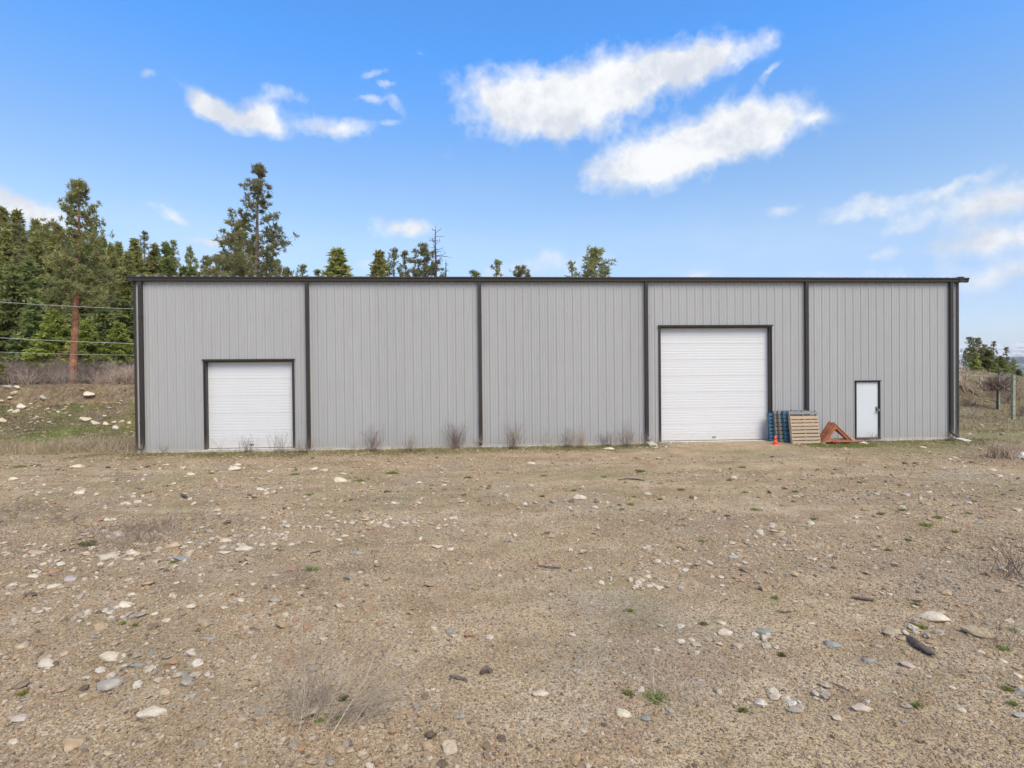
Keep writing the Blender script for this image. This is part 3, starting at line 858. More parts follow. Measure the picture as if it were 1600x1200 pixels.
# ------------------------------------------------------------------ pallets
def pallet(x, y, lean, wdt, hgt, mat, label, boards=7, yaw=0.0, blocks=True):
    """pallet stood on edge and leaned back on the wall: boards horizontal, stringers upright"""
    r = empty('pallet', (x, y, tz(x, y) + 0.0), yaw)
    tag(r, label, 'pallet', 'pallets leaned on the wall')
    T = Matrix.Rotation(-lean, 4, 'X')
    for i in range(3):
        xs = (0.0, wdt / 2 - 0.019, wdt - 0.038)[i]
        q = MB(); q.box(xs, xs + 0.038, 0.018, 0.107, 0.0, hgt, 0.002, T); q.build('stringer', mat, r)
    hb = hgt / boards
    for i in range(boards):
        bw = hb * (0.66 + 0.12 * random.random()); z = i * hb + 0.01
        sag = random.uniform(-0.006, 0.006)
        q = MB(); q.box(-0.01 + random.uniform(-0.01, 0.01), wdt + random.uniform(-0.01, 0.012), 0.0, 0.0165, z, min(z + bw, hgt), 0.003, T); q.build('board', mat, r)
    for i in range(8):  # back boards set nearly closed, to darken the gaps between front boards
        z = i * (hgt - 0.12) / 7
        q = MB(); q.box(0, wdt, 0.109, 0.125, z, z + 0.115, 0.001, T); q.build('board', mat, r)
    return r
pallet(11.13, -1.04, 0.15, 1.05, 1.00, M['pal_nat'], 'pale unpainted wooden pallet at the front of the leaning row', 8, 0.03)
pallet(11.18, -0.90, 0.15, 1.06, 1.17, M['pal_grey'], 'weathered grey pallet showing only its top above the pale front pallet', 8, 0.03)
pallet(11.05, -0.76, 0.15, 1.05, 1.17, M['pal_blue'], 'blue pallet seen edge-on just left of the pale front pallet', 8, 0.05)
pallet(10.95, -0.61, 0.13, 1.08, 1.17, M['pal_grey'], 'weathered grey pallet between the two blue ones, nearer to the camera', 8, 0.05)
pallet(10.86, -0.46, 0.11, 1.10, 1.14, M['pal_grey'], 'weathered grey pallet between the two blue ones, nearer to the wall', 8, 0.04)
pallet(10.70, -0.31, 0.08, 1.00, 1.06, M['pal_blue'], 'dark blue pallet closest to the wall, behind the orange cone', 8, 0.02)

# ------------------------------------------------------------------ red steel triangles on timber blocks
def tri_frame(x, y, wdt, hgt, ax, label, z0, beam=0.105, dep=0.10, lean=0.0, yaw=0.0):
    r = empty('triangular_frame', (x, y, z0), yaw)
    tag(r, label, 'steel frame', 'triangular steel frames by the door')
    A, B, C_ = Vector((0, 0, 0)), Vector((wdt, 0, 0)), Vector((ax, 0, hgt))
    cen = (A + B + C_) / 3
    def inner(p, k): return cen + (p - cen) * k
    k = 0.63
    for (p, q, nm) in ((A, B, 'base_beam'), (B, C_, 'sloping_beam'), (C_, A, 'sloping_beam')):
        mb = MB()
        pts = [p, q, inner(q, k), inner(p, k)]
        P = [(v.x, 0, v.z) for v in pts] + [(v.x, dep, v.z) for v in pts]
        mb.poly(P, [(0, 1, 2, 3), (7, 6, 5, 4), (0, 4, 5, 1), (1, 5, 6, 2), (2, 6, 7, 3), (3, 7, 4, 0)])
        # raised outer lip, as on a channel
        d = (q - p).normalized()
        o = mb.build(nm, M['redox'], r, bevel=0.004)
        lip = MB(); off = (cen - (p + q) / 2).normalized()
        pts = [p + off * 0.004, q + off * 0.004, inner(q, 0.92), inner(p, 0.92)]
        P = [(v.x, -0.018, v.z) for v in pts] + [(v.x, -0.0015, v.z) for v in pts]
        lip.poly(P, [(0, 1, 2, 3), (7, 6, 5, 4), (0, 4, 5, 1), (1, 5, 6, 2), (2, 6, 7, 3), (3, 7, 4, 0)])
        lip.build('flange', M['redox'], o)
    return r
for i, (bx, by) in enumerate(((12.40, -0.72), (12.95, -0.70), (13.45, -0.72))):
    q = MB(); zz = tz(bx, by); q.box(bx - 0.09, bx + 0.09, by - 0.12, by + 0.45, zz - 0.02, zz + 0.075)
    o = q.build('timber_block', M['pal_grey'], None, bevel=0.006)
    tag(o, ('left', 'middle', 'right')[i] + ' short timber block under the orange triangular frames', 'block', 'timber blocks under the frames')
zb = tz(12.95, -0.6) + 0.078
tri_frame(12.34, -0.80, 1.20, 0.64, 0.56, 'orange brown steel triangle nearest the camera', zb)
tri_frame(12.36, -0.68, 1.30, 0.70, 0.54, 'orange brown steel triangle in the middle of the three', zb, yaw=0.015)
tri_frame(12.36, -0.56, 1.36, 0.72, 0.48, 'orange brown steel triangle at the back near the wall', zb, yaw=0.03)
q = MB(); q.box(12.7, 13.85, -0.85, -0.835 + 0.03, zb + 0.0, zb + 0.05); q.v = [(a, b - 0.03, c) for a, b, c in q.v]
o = q.build('steel_bar', M['redox'], None); tag(o, 'flat orange brown steel bar sticking out toward the white entry door', 'steel bar')

# ------------------------------------------------------------------ traffic cone
cx_, cy_ = 10.46, -1.08
r = empty('traffic_cone', (cx_, cy_, tz(cx_, cy_))); tag(r, 'small orange traffic cone on the gravel before the leaning pallets', 'traffic cone')
q = MB(); q.box(-0.11, 0.11, -0.11, 0.11, 0.0, 0.028); q.build('base', M['orange'], r, bevel=0.008)
q = MB(); q.tube((0, 0, 0.028), (0, 0, 0.15), 0.078, 0.05, 20); q.tube((0, 0, 0.15), (0, 0, 0.31), 0.05, 0.02, 20); q.build('cone_body', M['orange'], r, True)

# ------------------------------------------------------------------ loose stones: every clear one is its own object
def stone_mesh(seed, sub=3):
    import bmesh
    bm = bmesh.new(); bmesh.ops.create_icosphere(bm, subdivisions=sub, radius=0.5)
    rs = random.Random(seed)
    planes = [(Vector((rs.gauss(0, 1), rs.gauss(0, 1), rs.gauss(0, 1))).normalized(), rs.uniform(0.24, 0.40)) for _ in range(13)]
    ph = [rs.uniform(0, 9) for _ in range(6)]
    for v in bm.verts:
        for nrm, d in planes:
            e = v.co.dot(nrm) - d
            if e > 0: v.co -= nrm * e * 0.96
        c = v.co
        v.co *= 1 + 0.06 * math.sin(5 * c.x + ph[0]) * math.sin(6 * c.y + ph[1]) + 0.04 * math.sin(13 * c.z + ph[2] + 5 * c.x) + rs.uniform(-0.022, 0.022)
    me = bpy.data.meshes.new('stone'); bm.to_mesh(me); bm.free()
    for p in me.polygons: p.use_smooth = True
    me.materials.append(M['stone'])
    return me
STONES = [stone_mesh(100 + i) for i in range(10)]
PALE, GREY, BLUE, TAN, PINK = (0.70, 0.61, 0.475), (0.45, 0.41, 0.36), (0.34, 0.35, 0.31), (0.55, 0.43, 0.29), (0.60, 0.47, 0.385)
CN = {PALE: 'pale', GREY: 'grey', BLUE: 'blue-grey', TAN: 'tan', PINK: 'pinkish'}
ST = """121,731,25 365,734,24 370,727,12 297,742,14 286,732,12 20,750,14 126,771,20 197,788,18 215,786,16 177,813,13 166,813,12 132,837,15p 185,836,22g 160,831,18g
271,854,27t 351,846,20 310,850,14b 381,859,25 350,865,17 167,872,36 56,865,22t 207,866,20 200,877,20 244,879,20p 282,874,24b 67,883,14 135,865,15 110,906,22g 84,918,28 52,901,18 5,851,14p
314,899,12 274,912,11 395,914,15 38,916,18t 490,734,18 505,736,18 536,741,13 530,752,24 421,737,15 406,765,12 655,755,13 615,787,12 411,811,11 530,844,13 537,839,14
557,866,24g 682,856,17 704,860,14 605,823,13 572,813,10 450,823,14 427,851,11 520,811,10 485,848,11 454,852,12 610,811,10 195,947,22 175,954,17b 206,930,14 300,949,22
260,971,16 241,961,16 75,952,14 61,958,13 37,1010,20t 72,1039,33 99,1025,20t 174,1030,36 215,1041,20b 235,1022,12b 136,1060,14 170,1074,46g 51,1074,14g 295,1059,20b 237,1116,40
32,1124,30 327,999,16g 369,915,10 702,987,18b 714,1000,11t 550,936,9 469,927,11 447,960,14 667,1079,9 676,1079,9 622,922,10t 844,1086,26 972,1117,27 1009,1126,17b 1046,1111,15g
894,994,17p 874,1012,12b 951,1004,10t 1025,1016,12 1131,991,28 1127,975,15 1193,992,36b 1079,1000,12 1152,1011,24p 1012,917,14 1025,917,10 1064,920,11 1012,902,13 1092,1064,11g
975,1054,9 840,996,10g 1457,967,44 1391,990,35t 1412,1000,20t 1530,992,50t 1299,1009,27b 1355,1034,20b 1267,975,12 1417,1041,25p 1344,1108,32p 1241,1111,27g 1577,972,15 1590,1057,15
1566,1034,14 1531,1021,15 1462,1014,12 1259,1060,11b 1412,1129,11g 1372,1010,13p 1487,1076,14 1592,1120,24g 1450,1059,10 1307,1124,22 1491,716,17 1347,693,17 1271,875,13 1441,880,9b
1527,818,18b 1549,735,14 1561,745,12 1415,775,17g 1452,770,10 1205,824,10 1319,816,8 1409,792,11 1442,700,11 1014,695,9t 1024,700,8 1046,692,12 952,703,22 829,725,14 1011,772,13
904,780,25 930,794,13 830,759,10 1037,804,9 1001,814,9 1146,747,12 1107,880,12 1076,882,10 1145,871,18g 13,606,14g 27,606,9 22,616,9 15,623,8 34,638,16 25,645,13 16,643,9
4,659,13 139,618,17 67,624,10g 133,658,15 148,663,13 165,664,11 178,661,9 190,661,9 203,662,8 180,670,13 163,651,8 91,645,7 66,681,8 3,628,7 48,632,6 75,640,6 110,650,6 58,652,6
260,690,7 300,1090,18g 420,1035,14 330,1060,12p 620,1040,12g 760,1050,12 590,1100,14t 720,1120,16g 800,1030,10p 900,1050,12g 1120,1080,14g 1180,1050,12t 1210,1090,16 1500,1110,18
1540,1060,12g 640,990,10 505,1000,12 390,990,12p 350,950,12 430,900,11 480,960,9g 1240,940,9 1340,880,9 1480,905,9g 1390,930,9 1130,930,9 1180,900,9g 1080,950,9 940,950,8g 860,930,9 780,900,8"""
cmap = {'g': GREY, 'b': BLUE, 't': TAN, 'p': PINK}
def region(px, py, x, y):
    if px < 210 and py < 676: return 'grassy bank left of the building'
    if py < 712 and px > 990 and px < 1060: return 'ground by the tall door'
    if py < 725 and px > 1300: return 'mossy right strip'
    side = 'left' if px < 420 else ('centre left' if px < 800 else ('centre right' if px < 1200 else 'right'))
    dep = 'nearest gravel' if py > 1000 else ('near gravel' if py > 900 else ('middle gravel' if py > 800 else 'far gravel'))
    return dep + ' at ' + side
items = []
for tok in ST.split():
    a, b, c = tok.split(',')
    col = PALE
    if c[-1] in cmap: col = cmap[c[-1]]; c = c[:-1]
    items.append((int(a), int(b), int(c), col))
groups = {}
for it in items:
    x, y = hit(it[0], it[1])
    rg = region(it[0], it[1], x, y)
    sz = it[2] / FPX * float(np.dot(np.array([x, y, 0]) - CAM, CF))
    big = 'large' if sz > 0.36 else ('small' if sz < 0.17 else 'medium')
    groups.setdefault((big, CN[it[3]], rg), []).append((it, x, y, sz))
def ordinal(i):
    ones = ['first', 'second', 'third', 'fourth', 'fifth', 'sixth', 'seventh', 'eighth', 'ninth', 'tenth', 'eleventh', 'twelfth', 'thirteenth', 'fourteenth', 'fifteenth',
            'sixteenth', 'seventeenth', 'eighteenth', 'nineteenth']
    if i < 19: return ones[i]
    t, u = (i + 1) // 10, (i + 1) % 10
    return ({2: 'twentieth', 3: 'thirtieth', 4: 'fortieth'}[t] if u == 0 else {2: 'twenty-', 3: 'thirty-', 4: 'forty-'}[t] + ones[u - 1])
ORD = ['leftmost', 'second from left', 'third from left', 'fourth from left', 'fifth from left', 'sixth from left', 'seventh from left', 'eighth from left', 'ninth from left', 'tenth from left', 'eleventh from left', 'twelfth from left']
NUM = ['', '', 'two', 'three', 'four', 'five', 'six', 'seven', 'eight', 'nine', 'ten', 'eleven', 'twelve']
for (big, cn, rg), L in groups.items():
    L.sort(key=lambda e: e[0][0])
    for i, (it, x, y, sz) in enumerate(L):
        o = link('stone', STONES[random.randrange(10)])
        asp = random.uniform(0.55, 0.8); hgt = sz * random.uniform(0.30, 0.45)
        if it[0] < 210 and it[1] < 676: hgt = sz * random.uniform(0.5, 0.75)
        o.scale = (sz * 1.2, sz * asp * 1.25, hgt * 1.35)
        o.rotation_euler = (random.uniform(-.12, .12), random.uniform(-.15, .15), random.uniform(-0.45, 0.45))
        o.location = (x, y, tz(x, y) + hgt * 0.14)
        k = random.uniform(0.86, 1.1)
        o.color = (it[3][0] * k, it[3][1] * k * random.uniform(.97, 1.03), it[3][2] * k * random.uniform(.93, 1.05), 1)
        n = len(L)
        if n == 1: lab = f'{big} {cn} stone on the {rg}'
        elif n <= 12: lab = f'{big} {cn} stone, {ORD[i]} of {NUM[n]} on the {rg}'
        else: lab = f'{big} {cn} stone, {ordinal(i)} from left on the {rg}'
        tag(o, lab, 'stone', 'loose stones on the ground')

# ------------------------------------------------------------------ gravel: uncountable, real pebbles
def pebbles(name, x, y, size, seed, sub=1, lift=0.15, mat='pebble'):
    n = len(x)
    z = terrain(x, y) + size * lift * 0.4
    me = bpy.data.meshes.new(name)
    me.vertices.add(n); me.vertices.foreach_set('co', np.stack([x, y, z], -1).astype(np.float32).ravel())
    rg = np.random.default_rng(seed)
    sc = np.stack([size, size * rg.uniform(0.55, 0.95, n), size * rg.uniform(0.35, 0.65, n)], -1)
    rot = np.stack([rg.normal(0, 0.25, n), rg.normal(0, 0.25, n), rg.uniform(0, 6.283, n)], -1)
    for nm, arr in (('scl', sc), ('rot', rot)):
        a = me.attributes.new(nm, 'FLOAT_VECTOR', 'POINT'); a.data.foreach_set('vector', arr.astype(np.float32).ravel())
    o = link(name, me)
    ng = bpy.data.node_groups.new(name + '_nodes', 'GeometryNodeTree')
    ng.interface.new_socket('Geometry', in_out='INPUT', socket_type='NodeSocketGeometry')
    ng.interface.new_socket('Geometry', in_out='OUTPUT', socket_type='NodeSocketGeometry')
    N = ng.nodes; L = ng.links
    gi, go = N.new('NodeGroupInput'), N.new('NodeGroupOutput')
    ico = N.new('GeometryNodeMeshIcoSphere'); ico.inputs['Radius'].default_value = 0.5; ico.inputs['Subdivisions'].default_value = sub
    sp_ = N.new('GeometryNodeSetPosition')
    nz = N.new('ShaderNodeTexNoise'); nz.noise_dimensions = '4D'; nz.inputs['W'].default_value = seed * 3.7; nz.inputs['Scale'].default_value = 2.2
    sb = N.new('ShaderNodeVectorMath'); sb.operation = 'SUBTRACT'; sb.inputs[1].default_value = (0.5, 0.5, 0.5)
    ml = N.new('ShaderNodeVectorMath'); ml.operation = 'SCALE'; ml.inputs['Scale'].default_value = 0.9
    L.new(nz.outputs[1], sb.inputs[0]); L.new(sb.outputs[0], ml.inputs[0]); L.new(ml.outputs[0], sp_.inputs['Offset'])
    L.new(ico.outputs[0], sp_.inputs[0])
    sm = N.new('GeometryNodeSetMaterial'); sm.inputs['Material'].default_value = M[mat]
    L.new(sp_.outputs[0], sm.inputs[0])
    ip = N.new('GeometryNodeInstanceOnPoints')
    a1 = N.new('GeometryNodeInputNamedAttribute'); a1.data_type = 'FLOAT_VECTOR'; a1.inputs['Name'].default_value = 'scl'
    a2 = N.new('GeometryNodeInputNamedAttribute'); a2.data_type = 'FLOAT_VECTOR'; a2.inputs['Name'].default_value = 'rot'
    L.new(gi.outputs[0], ip.inputs['Points']); L.new(sm.outputs[0], ip.inputs['Instance'])
    L.new(a1.outputs[0], ip.inputs['Scale']); L.new(a2.outputs[0], ip.inputs['Rotation'])
    L.new(ip.outputs[0], go.inputs[0])
    md_ = o.modifiers.new('pebbles', 'NODES'); md_.node_group = ng
    return o

def yard_points(n, d0, d1, seed, power=1.0, spread=0.56, clump=0.0):
    """points on the yard, between d0 and d1 metres out from where the photographer stood"""
    rg = np.random.default_rng(seed)
    u = rg.random(n * 2)
    d = (d0 ** (2 - power) + u * (d1 ** (2 - power) - d0 ** (2 - power))) ** (1 / (2 - power)) if power != 2 else d0 * (d1 / d0) ** u
    lat = rg.uniform(-1, 1, n * 2) * (d * (0.94 + 0.12) + 0.4)
    x = CAM[0] + lat * math.cos(YAW) - d * math.sin(YAW); y = CAM[1] + d * math.cos(YAW) + lat * math.sin(YAW)
    ok = (y < -0.25) | (x < -12.2) | (x > 18.5)
    if clump:
        f = fbm(x * 0.35 + y * 0.1, y * 0.8, 91, 4) + 0.35 * sstep(2, -6, x)
        ok &= rg.random(n * 2) < np.clip(0.5 + clump * f, 0.04, 1)
    x, y = x[ok][:n], y[ok][:n]
    return x, y

LAYERS = [('fine_gravel', 130000, 3.0, 9.0, 0.009, 0.022, 0.5, 1.3, 1), ('near_gravel', 48000, 3.0, 10.0, 0.014, 0.036, 0.6, 1.2, 2), ('coarse_gravel', 130000, 7.0, 21.0, 0.014, 0.036, 0.9, 0.8, 1),
          ('pebble_scatter', 12000, 3.0, 23.0, 0.028, 0.085, 2.6, 0.6, 2), ('cobble_scatter', 1500, 3.4, 24.0, 0.06, 0.14, 2.2, 0.3, 2)]
for i, (nm, n, d0, d1, s0, s1, cl, pw, sub) in enumerate(LAYERS):
    x, y = yard_points(n, d0, d1, 200 + i, pw, clump=cl)
    rg = np.random.default_rng(300 + i)
    size = s0 + (s1 - s0) * rg.random(len(x)) ** 2.2
    o = pebbles(nm, x, y, size, 400 + i, sub, 0.3)
    tag(o, {'fine_gravel': 'fine mixed grit lying close to the camera', 'near_gravel': 'mixed brown and grey gravel in the foreground',
            'coarse_gravel': 'coarser gravel strewn over the middle of the yard', 'pebble_scatter': 'scattered small pale pebbles across the whole yard',
            'cobble_scatter': 'fist sized pale cobbles thinly scattered over the yard'}[nm], 'gravel', kind='stuff')
# drifts where pale stones have gathered
cx_l, cy_l = [], []
rg = np.random.default_rng(88)
for (px, py, n, sx, sy) in ((130, 775, 60, 1.1, .5), (200, 790, 60, .8, .5), (300, 850, 70, 1.0, .5), (395, 845, 60, .8, .35), (450, 828, 80, .8, .35), (560, 816, 80, .9, .3), (620, 822, 40, .5, .2), (500, 735, 50, 1.6, .6),
                            (60, 870, 60, .7, .4), (200, 870, 70, .8, .35), (110, 905, 50, .5, .3), (330, 735, 50, 1.6, .6), (190, 955, 45, .35, .2), (80, 950, 30, .4, .25), (250, 1045, 36, .35, .15), (30, 760, 60, 1.6, .6),
                            (1090, 880, 40, .7, .35), (1030, 915, 36, .4, .2), (1140, 1000, 40, .35, .2), (1030, 697, 40, .7, .25), (1180, 860, 50, 1.2, .5), (1440, 775, 60, 1.6, .6), (1300, 820, 50, 1.5, .5), (1420, 985, 30, .35, .2),
                            (1240, 1085, 30, .3, .15), (900, 790, 40, .9, .4), (830, 830, 30, .9, .3), (1540, 735, 50, 1.6, .6), (230, 745, 70, 1.8, .6), (420, 770, 60, 1.2, .5), (650, 760, 40, 1.2, .5)):
    ax, ay = hit(px, py); cx_l.append(rg.normal(ax, sx, n)); cy_l.append(rg.normal(ay, sy, n))
x = np.concatenate(cx_l); y = np.concatenate(cy_l); k = (y < -0.3) & (np.hypot(x - CAM[0], y - CAM[1]) > 3); x, y = x[k], y[k]
o = pebbles('pale_rubble', x, y, 0.025 + 0.085 * rg.random(len(x)) ** 2, 450, 2, 0.3, 'rubble')
tag(o, 'pale stones gathered in drifts over the yard', 'gravel', kind='stuff')
# stones on the bank and the right mound
rg = np.random.default_rng(77)
x = rg.uniform(-31, -13.5, 4200); y = rg.uniform(2.5, 12.5, 4200)
k = rg.random(4200) < np.clip(0.5 + 0.9 * fbm(x * .3, y * .3, 12, 3), 0.05, 1)
x2 = rg.uniform(14, 46, 700); y2 = rg.uniform(-5, 26, 700); k2 = (x2 > 18.8) | (y2 < -0.4)
x = np.concatenate([x[k], x2[k2]]); y = np.concatenate([y[k], y2[k2]])
o = pebbles('bank_stones', x, y, 0.05 + 0.19 * rg.random(len(x)) ** 3.2, 440, 2, 0.5)
tag(o, 'small pale stones strewn over the bank and the right mound', 'stones', kind='stuff')

# ------------------------------------------------------------------ low plants
def dirs(n, spread, rg=RNG):
    d = np.stack([rg.normal(0, spread, n), rg.normal(0, spread, n), np.ones(n)], -1)
    return d / np.linalg.norm(d, axis=1, keepdims=True)

def blade_field(name, x, y, h0, h1, wd, mat, spread=0.5, bend=0.3):
    n = len(x); z = terrain(x, y) - 0.005
    V, F = blades(np.stack([x, y, z], -1), dirs(n, spread), RNG.uniform(h0, h1, n), RNG.uniform(0.6, 1.3, n) * wd, bend)
    tone = np.repeat(np.clip(0.5 + 0.5 * fbm(x * 2, y * 2, 5, 3) + RNG.normal(0, 0.22, n), 0, 1), 5)
    return link(name, mesh_arrays(name, V, F, mat, False, tone))

def scatter(n, x0, x1, y0, y1, dens, seed):
    rg = np.random.default_rng(seed)
    x = rg.uniform(x0, x1, n); y = rg.uniform(y0, y1, n)
    k = rg.random(n) < dens(x, y)
    return x[k], y[k]

# moss and short grass along the wall foot
x, y = scatter(60000, -13.5, 19.5, -2.3, -0.08, lambda x, y: np.clip(sstep(-2.3, -0.7, y) * (0.65 + 1.1 * fbm(x * .9, y * .9, 15, 3)) * (1 - sstep(6.2, 7.0, x) * sstep(11.4, 10.6, x)), 0, 1), 1)
tag(blade_field('wall_grass', x, y, 0.03, 0.13, 0.011, M['olive'], 0.7), 'olive and brown short grass along the foot of the wall', 'grass', kind='stuff')
x, y = scatter(16000, -13.2, 18.8, -0.75, -0.12, lambda x, y: np.clip(0.28 + 1.3 * fbm(x * 1.1, y * 1.1, 35, 3), 0, 1) * (1 - sstep(6.2, 6.8, x) * sstep(11.2, 10.6, x)) * (0.35 + 0.65 * sstep(7, 5, x)), 21)
tag(blade_field('straw_fringe', x, y, 0.08, 0.34, 0.0045, M['straw'], 0.35, 0.4), 'straw coloured dry grass fringe along the foot of the wall', 'grass', kind='stuff')
x, y = scatter(14000, -21, -12.2, 0.0, 3.2, lambda x, y: np.clip(0.5 + 1.1 * fbm(x * .8, y * .8, 36, 3), 0, 1) * sstep(-21, -15, x), 22)
tag(blade_field('corner_grass', x, y, 0.2, 0.62, 0.010, M['straw'], 0.3, 0.35), 'golden tall dry grass beside the left building corner', 'grass', kind='stuff')
x, y = scatter(9000, 11.3, 14.2, -1.75, -1.0, lambda x, y: np.clip(0.9 + 0.8 * fbm(x * 1.2, y * 1.2, 16, 3), 0, 1) * sstep(11.3, 11.7, x) * sstep(14.2, 13.2, x), 2)
tag(blade_field('green_grass_strip', x, y, 0.03, 0.09, 0.009, M['olive' if False else 'green'], 0.7), 'green grass strip growing in front of the pallets', 'grass', kind='stuff')
x, y = scatter(42000, 12, 34, -6.5, 6, lambda x, y: np.clip((0.35 + 1.3 * fbm(x * .5, y * .5, 17, 4)) * sstep(-6.5, -2.5, y + (x - 14) * 0.2) * (((x > 18.6) | (y < -0.2))), 0, 1) * 0.8, 3)
tag(blade_field('right_grass', x, y, 0.02, 0.09, 0.012, M['olive'], 0.8), 'thin olive grass patches by the right end of the building', 'grass', kind='stuff')
# thin olive growth in the yard
x, y = scatter(110000, -17, 17, -15.5, -1.8, lambda x, y: np.clip(2.0 * (fbm(x * .5, y * .9, 18, 4) - 0.12), 0, 1) * 0.8 * sstep(-11.5, -8, y), 4)
tag(blade_field('yard_growth', x, y, 0.015, 0.055, 0.008, M['olive'], 0.9), 'faint olive moss and seedlings in the gravel yard', 'ground cover', kind='stuff')
# dead plant litter
x, y = scatter(34000, -18, 18, -16.4, -1.0, lambda x, y: np.clip(0.35 + 1.1 * fbm(x * .6, y * .6, 19, 4), 0, 1) * 0.6, 5)
n = len(x); z = terrain(x, y) + 0.008
dd = np.stack([RNG.normal(size=n), RNG.normal(size=n), RNG.normal(0, 0.12, n)], -1); dd /= np.linalg.norm(dd, axis=1, keepdims=True)
V, F = blades(np.stack([x, y, z], -1), dd, RNG.uniform(0.03, 0.13, n), 0.0032, 0.05)
tag(link('plant_litter', mesh_arrays('plant_litter', V, F, M['greytwig'], False, np.repeat(RNG.random(n), 5))), 'dead stems and straw bits lying on the gravel', 'plant litter', kind='stuff')
# bank
x, y = scatter(110000, -31, -13.2, 2.0, 12.0, lambda x, y: np.clip(0.45 + 1.2 * fbm(x * .5, y * .5, 20, 4), 0, 1) * sstep(2.0, 4.5, y), 6)
tag(blade_field('bank_grass', x, y, 0.04, 0.16, 0.024, M['green'], 0.7), 'green grass covering the bank left of the building', 'grass', kind='stuff')
x, y = scatter(50000, -31, -12.4, 0.4, 6.5, lambda x, y: np.clip(0.35 + 1.2 * fbm(x * .6, y * .6, 22, 4), 0, 1) * sstep(-36, -20, x) * sstep(0.2, 2.0, y), 7)
tag(blade_field('dry_grass', x, y, 0.15, 0.48, 0.014, M['straw'], 0.35, 0.4), 'golden dry grass at the foot of the left bank', 'grass', kind='stuff')
x, y = scatter(70000, -31, -13.2, 5.0, 12.4, lambda x, y: np.clip(0.35 + 1.2 * fbm(x * .6, y * .6, 27, 4), 0, 1) * sstep(5, 9, y), 18)
tag(blade_field('bank_dead_stems', x, y, 0.05, 0.22, 0.016, M['browntwig'], 0.9, 0.4), 'brown dead stems covering the upper part of the left bank', 'plant litter', kind='stuff')
x, y = scatter(40000, -34, -13.5, 12.2, 15.0, lambda x, y: np.clip(0.7 + fbm(x * .6, y * .6, 23, 3), 0, 1), 8)
tag(blade_field('crest_grass', x, y, 0.06, 0.28, 0.016, M['straw'], 0.5, 0.4), 'pale dry grass along the crest of the left bank', 'grass', kind='stuff')
x, y = scatter(70000, 21, 60, 2, 34, lambda x, y: np.clip(0.5 + 1.1 * fbm(x * .3, y * .3, 24, 4), 0, 1), 9)
half = len(x) // 2
tag(blade_field('mound_dry_grass', x[:half], y[:half], 0.10, 0.36, 0.03, M['straw'], 0.6, 0.4), 'tan dry grass on the mound right of the building', 'grass', kind='stuff')
tag(blade_field('mound_green_grass', x[half:], y[half:], 0.06, 0.2, 0.03, M['olive'], 0.7, 0.3), 'olive grass on the mound right of the building', 'grass', kind='stuff')

# green tufts one by one
TUFTS = """1346,755,14 1320,766,10 1242,769,10 1377,804,14 1410,798,15 1465,810,16 1512,803,13 1447,822,22 1492,832,10 1272,812,12 1417,845,12 1387,861,14 1140,751,12 1160,731,12
1064,766,13 1031,781,9 1081,779,9 1164,770,9 1179,797,15 1137,807,9 1096,846,8 897,767,12 932,785,11 991,777,8 985,789,13 972,797,7 847,776,9 944,746,9 1000,737,16 850,744,14
750,784,10 550,782,9 482,774,14 605,769,13 612,740,20 562,751,14 674,759,7 732,747,14 724,774,9 485,891,26 90,892,11 135,852,36 272,879,10 260,760,8 35,1086,12 192,976,9 212,978,8
1100,976,11 1025,1092,44 981,1086,14 985,955,7 1195,1001,12 1160,1112,11 1211,936,12 1430,946,7 1425,977,11 1441,982,9 1567,1015,18 1575,1079,16 1582,1102,17 1432,1105,18
1222,1025,10 1585,987,20 540,1095,20 499,1129,12 529,1126,9 30,730,18 55,728,14 330,740,10 460,742,14"""
tg = {}
for tok in TUFTS.split():
    px, py, wd = map(int, tok.split(','))
    x0, y0 = hit(px, py)
    tg.setdefault(region(px, py, x0, y0), []).append((px, py, wd, x0, y0))
for rgn, L in tg.items():
    L.sort()
    for i, (px, py, wd, x0, y0) in enumerate(L):
        rad = wd / FPX * (y0 - CAM[1]) * 0.5
        n = int(min(1800, max(160, rad * rad * 30000)))
        a = RNG.uniform(0, 6.283, n); rr = rad * np.sqrt(RNG.random(n)) * (0.7 + 0.3 * np.sin(3 * a + px))
        x = x0 + rr * np.cos(a); y = y0 + rr * np.sin(a) * 0.8
        h = 0.055 + 0.30 * min(rad, 0.22)
        nz = terrain(x, y)
        V, F = blades(np.stack([x - x0, y - y0, nz - tz(x0, y0) - 0.005], -1), dirs(n, 0.7), RNG.uniform(0.35, 1.0, n) * h, RNG.uniform(0.5, 1.2, n) * (0.005 + 0.0007 * (y0 - CAM[1])), 0.4)
        o = link('grass_tuft', mesh_arrays('grass_tuft', V, F, M['green'] if (px * 7 + py) % 3 else M['olive'], False, np.repeat(RNG.random(n), 5)), None, (x0, y0, tz(x0, y0)))
        w_ = 'broad' if rad > 0.16 else 'small'
        m_ = len(L)
        lab = f'{w_} green grass tuft on the {rgn}' if m_ == 1 else (f'green grass tuft, {ORD[i]} of {NUM[m_]} on the {rgn}' if m_ <= 12 else f'green grass tuft, {ordinal(i)} from the left on the {rgn}')
        tag(o, lab, 'grass tuft', 'green grass tufts in the gravel')

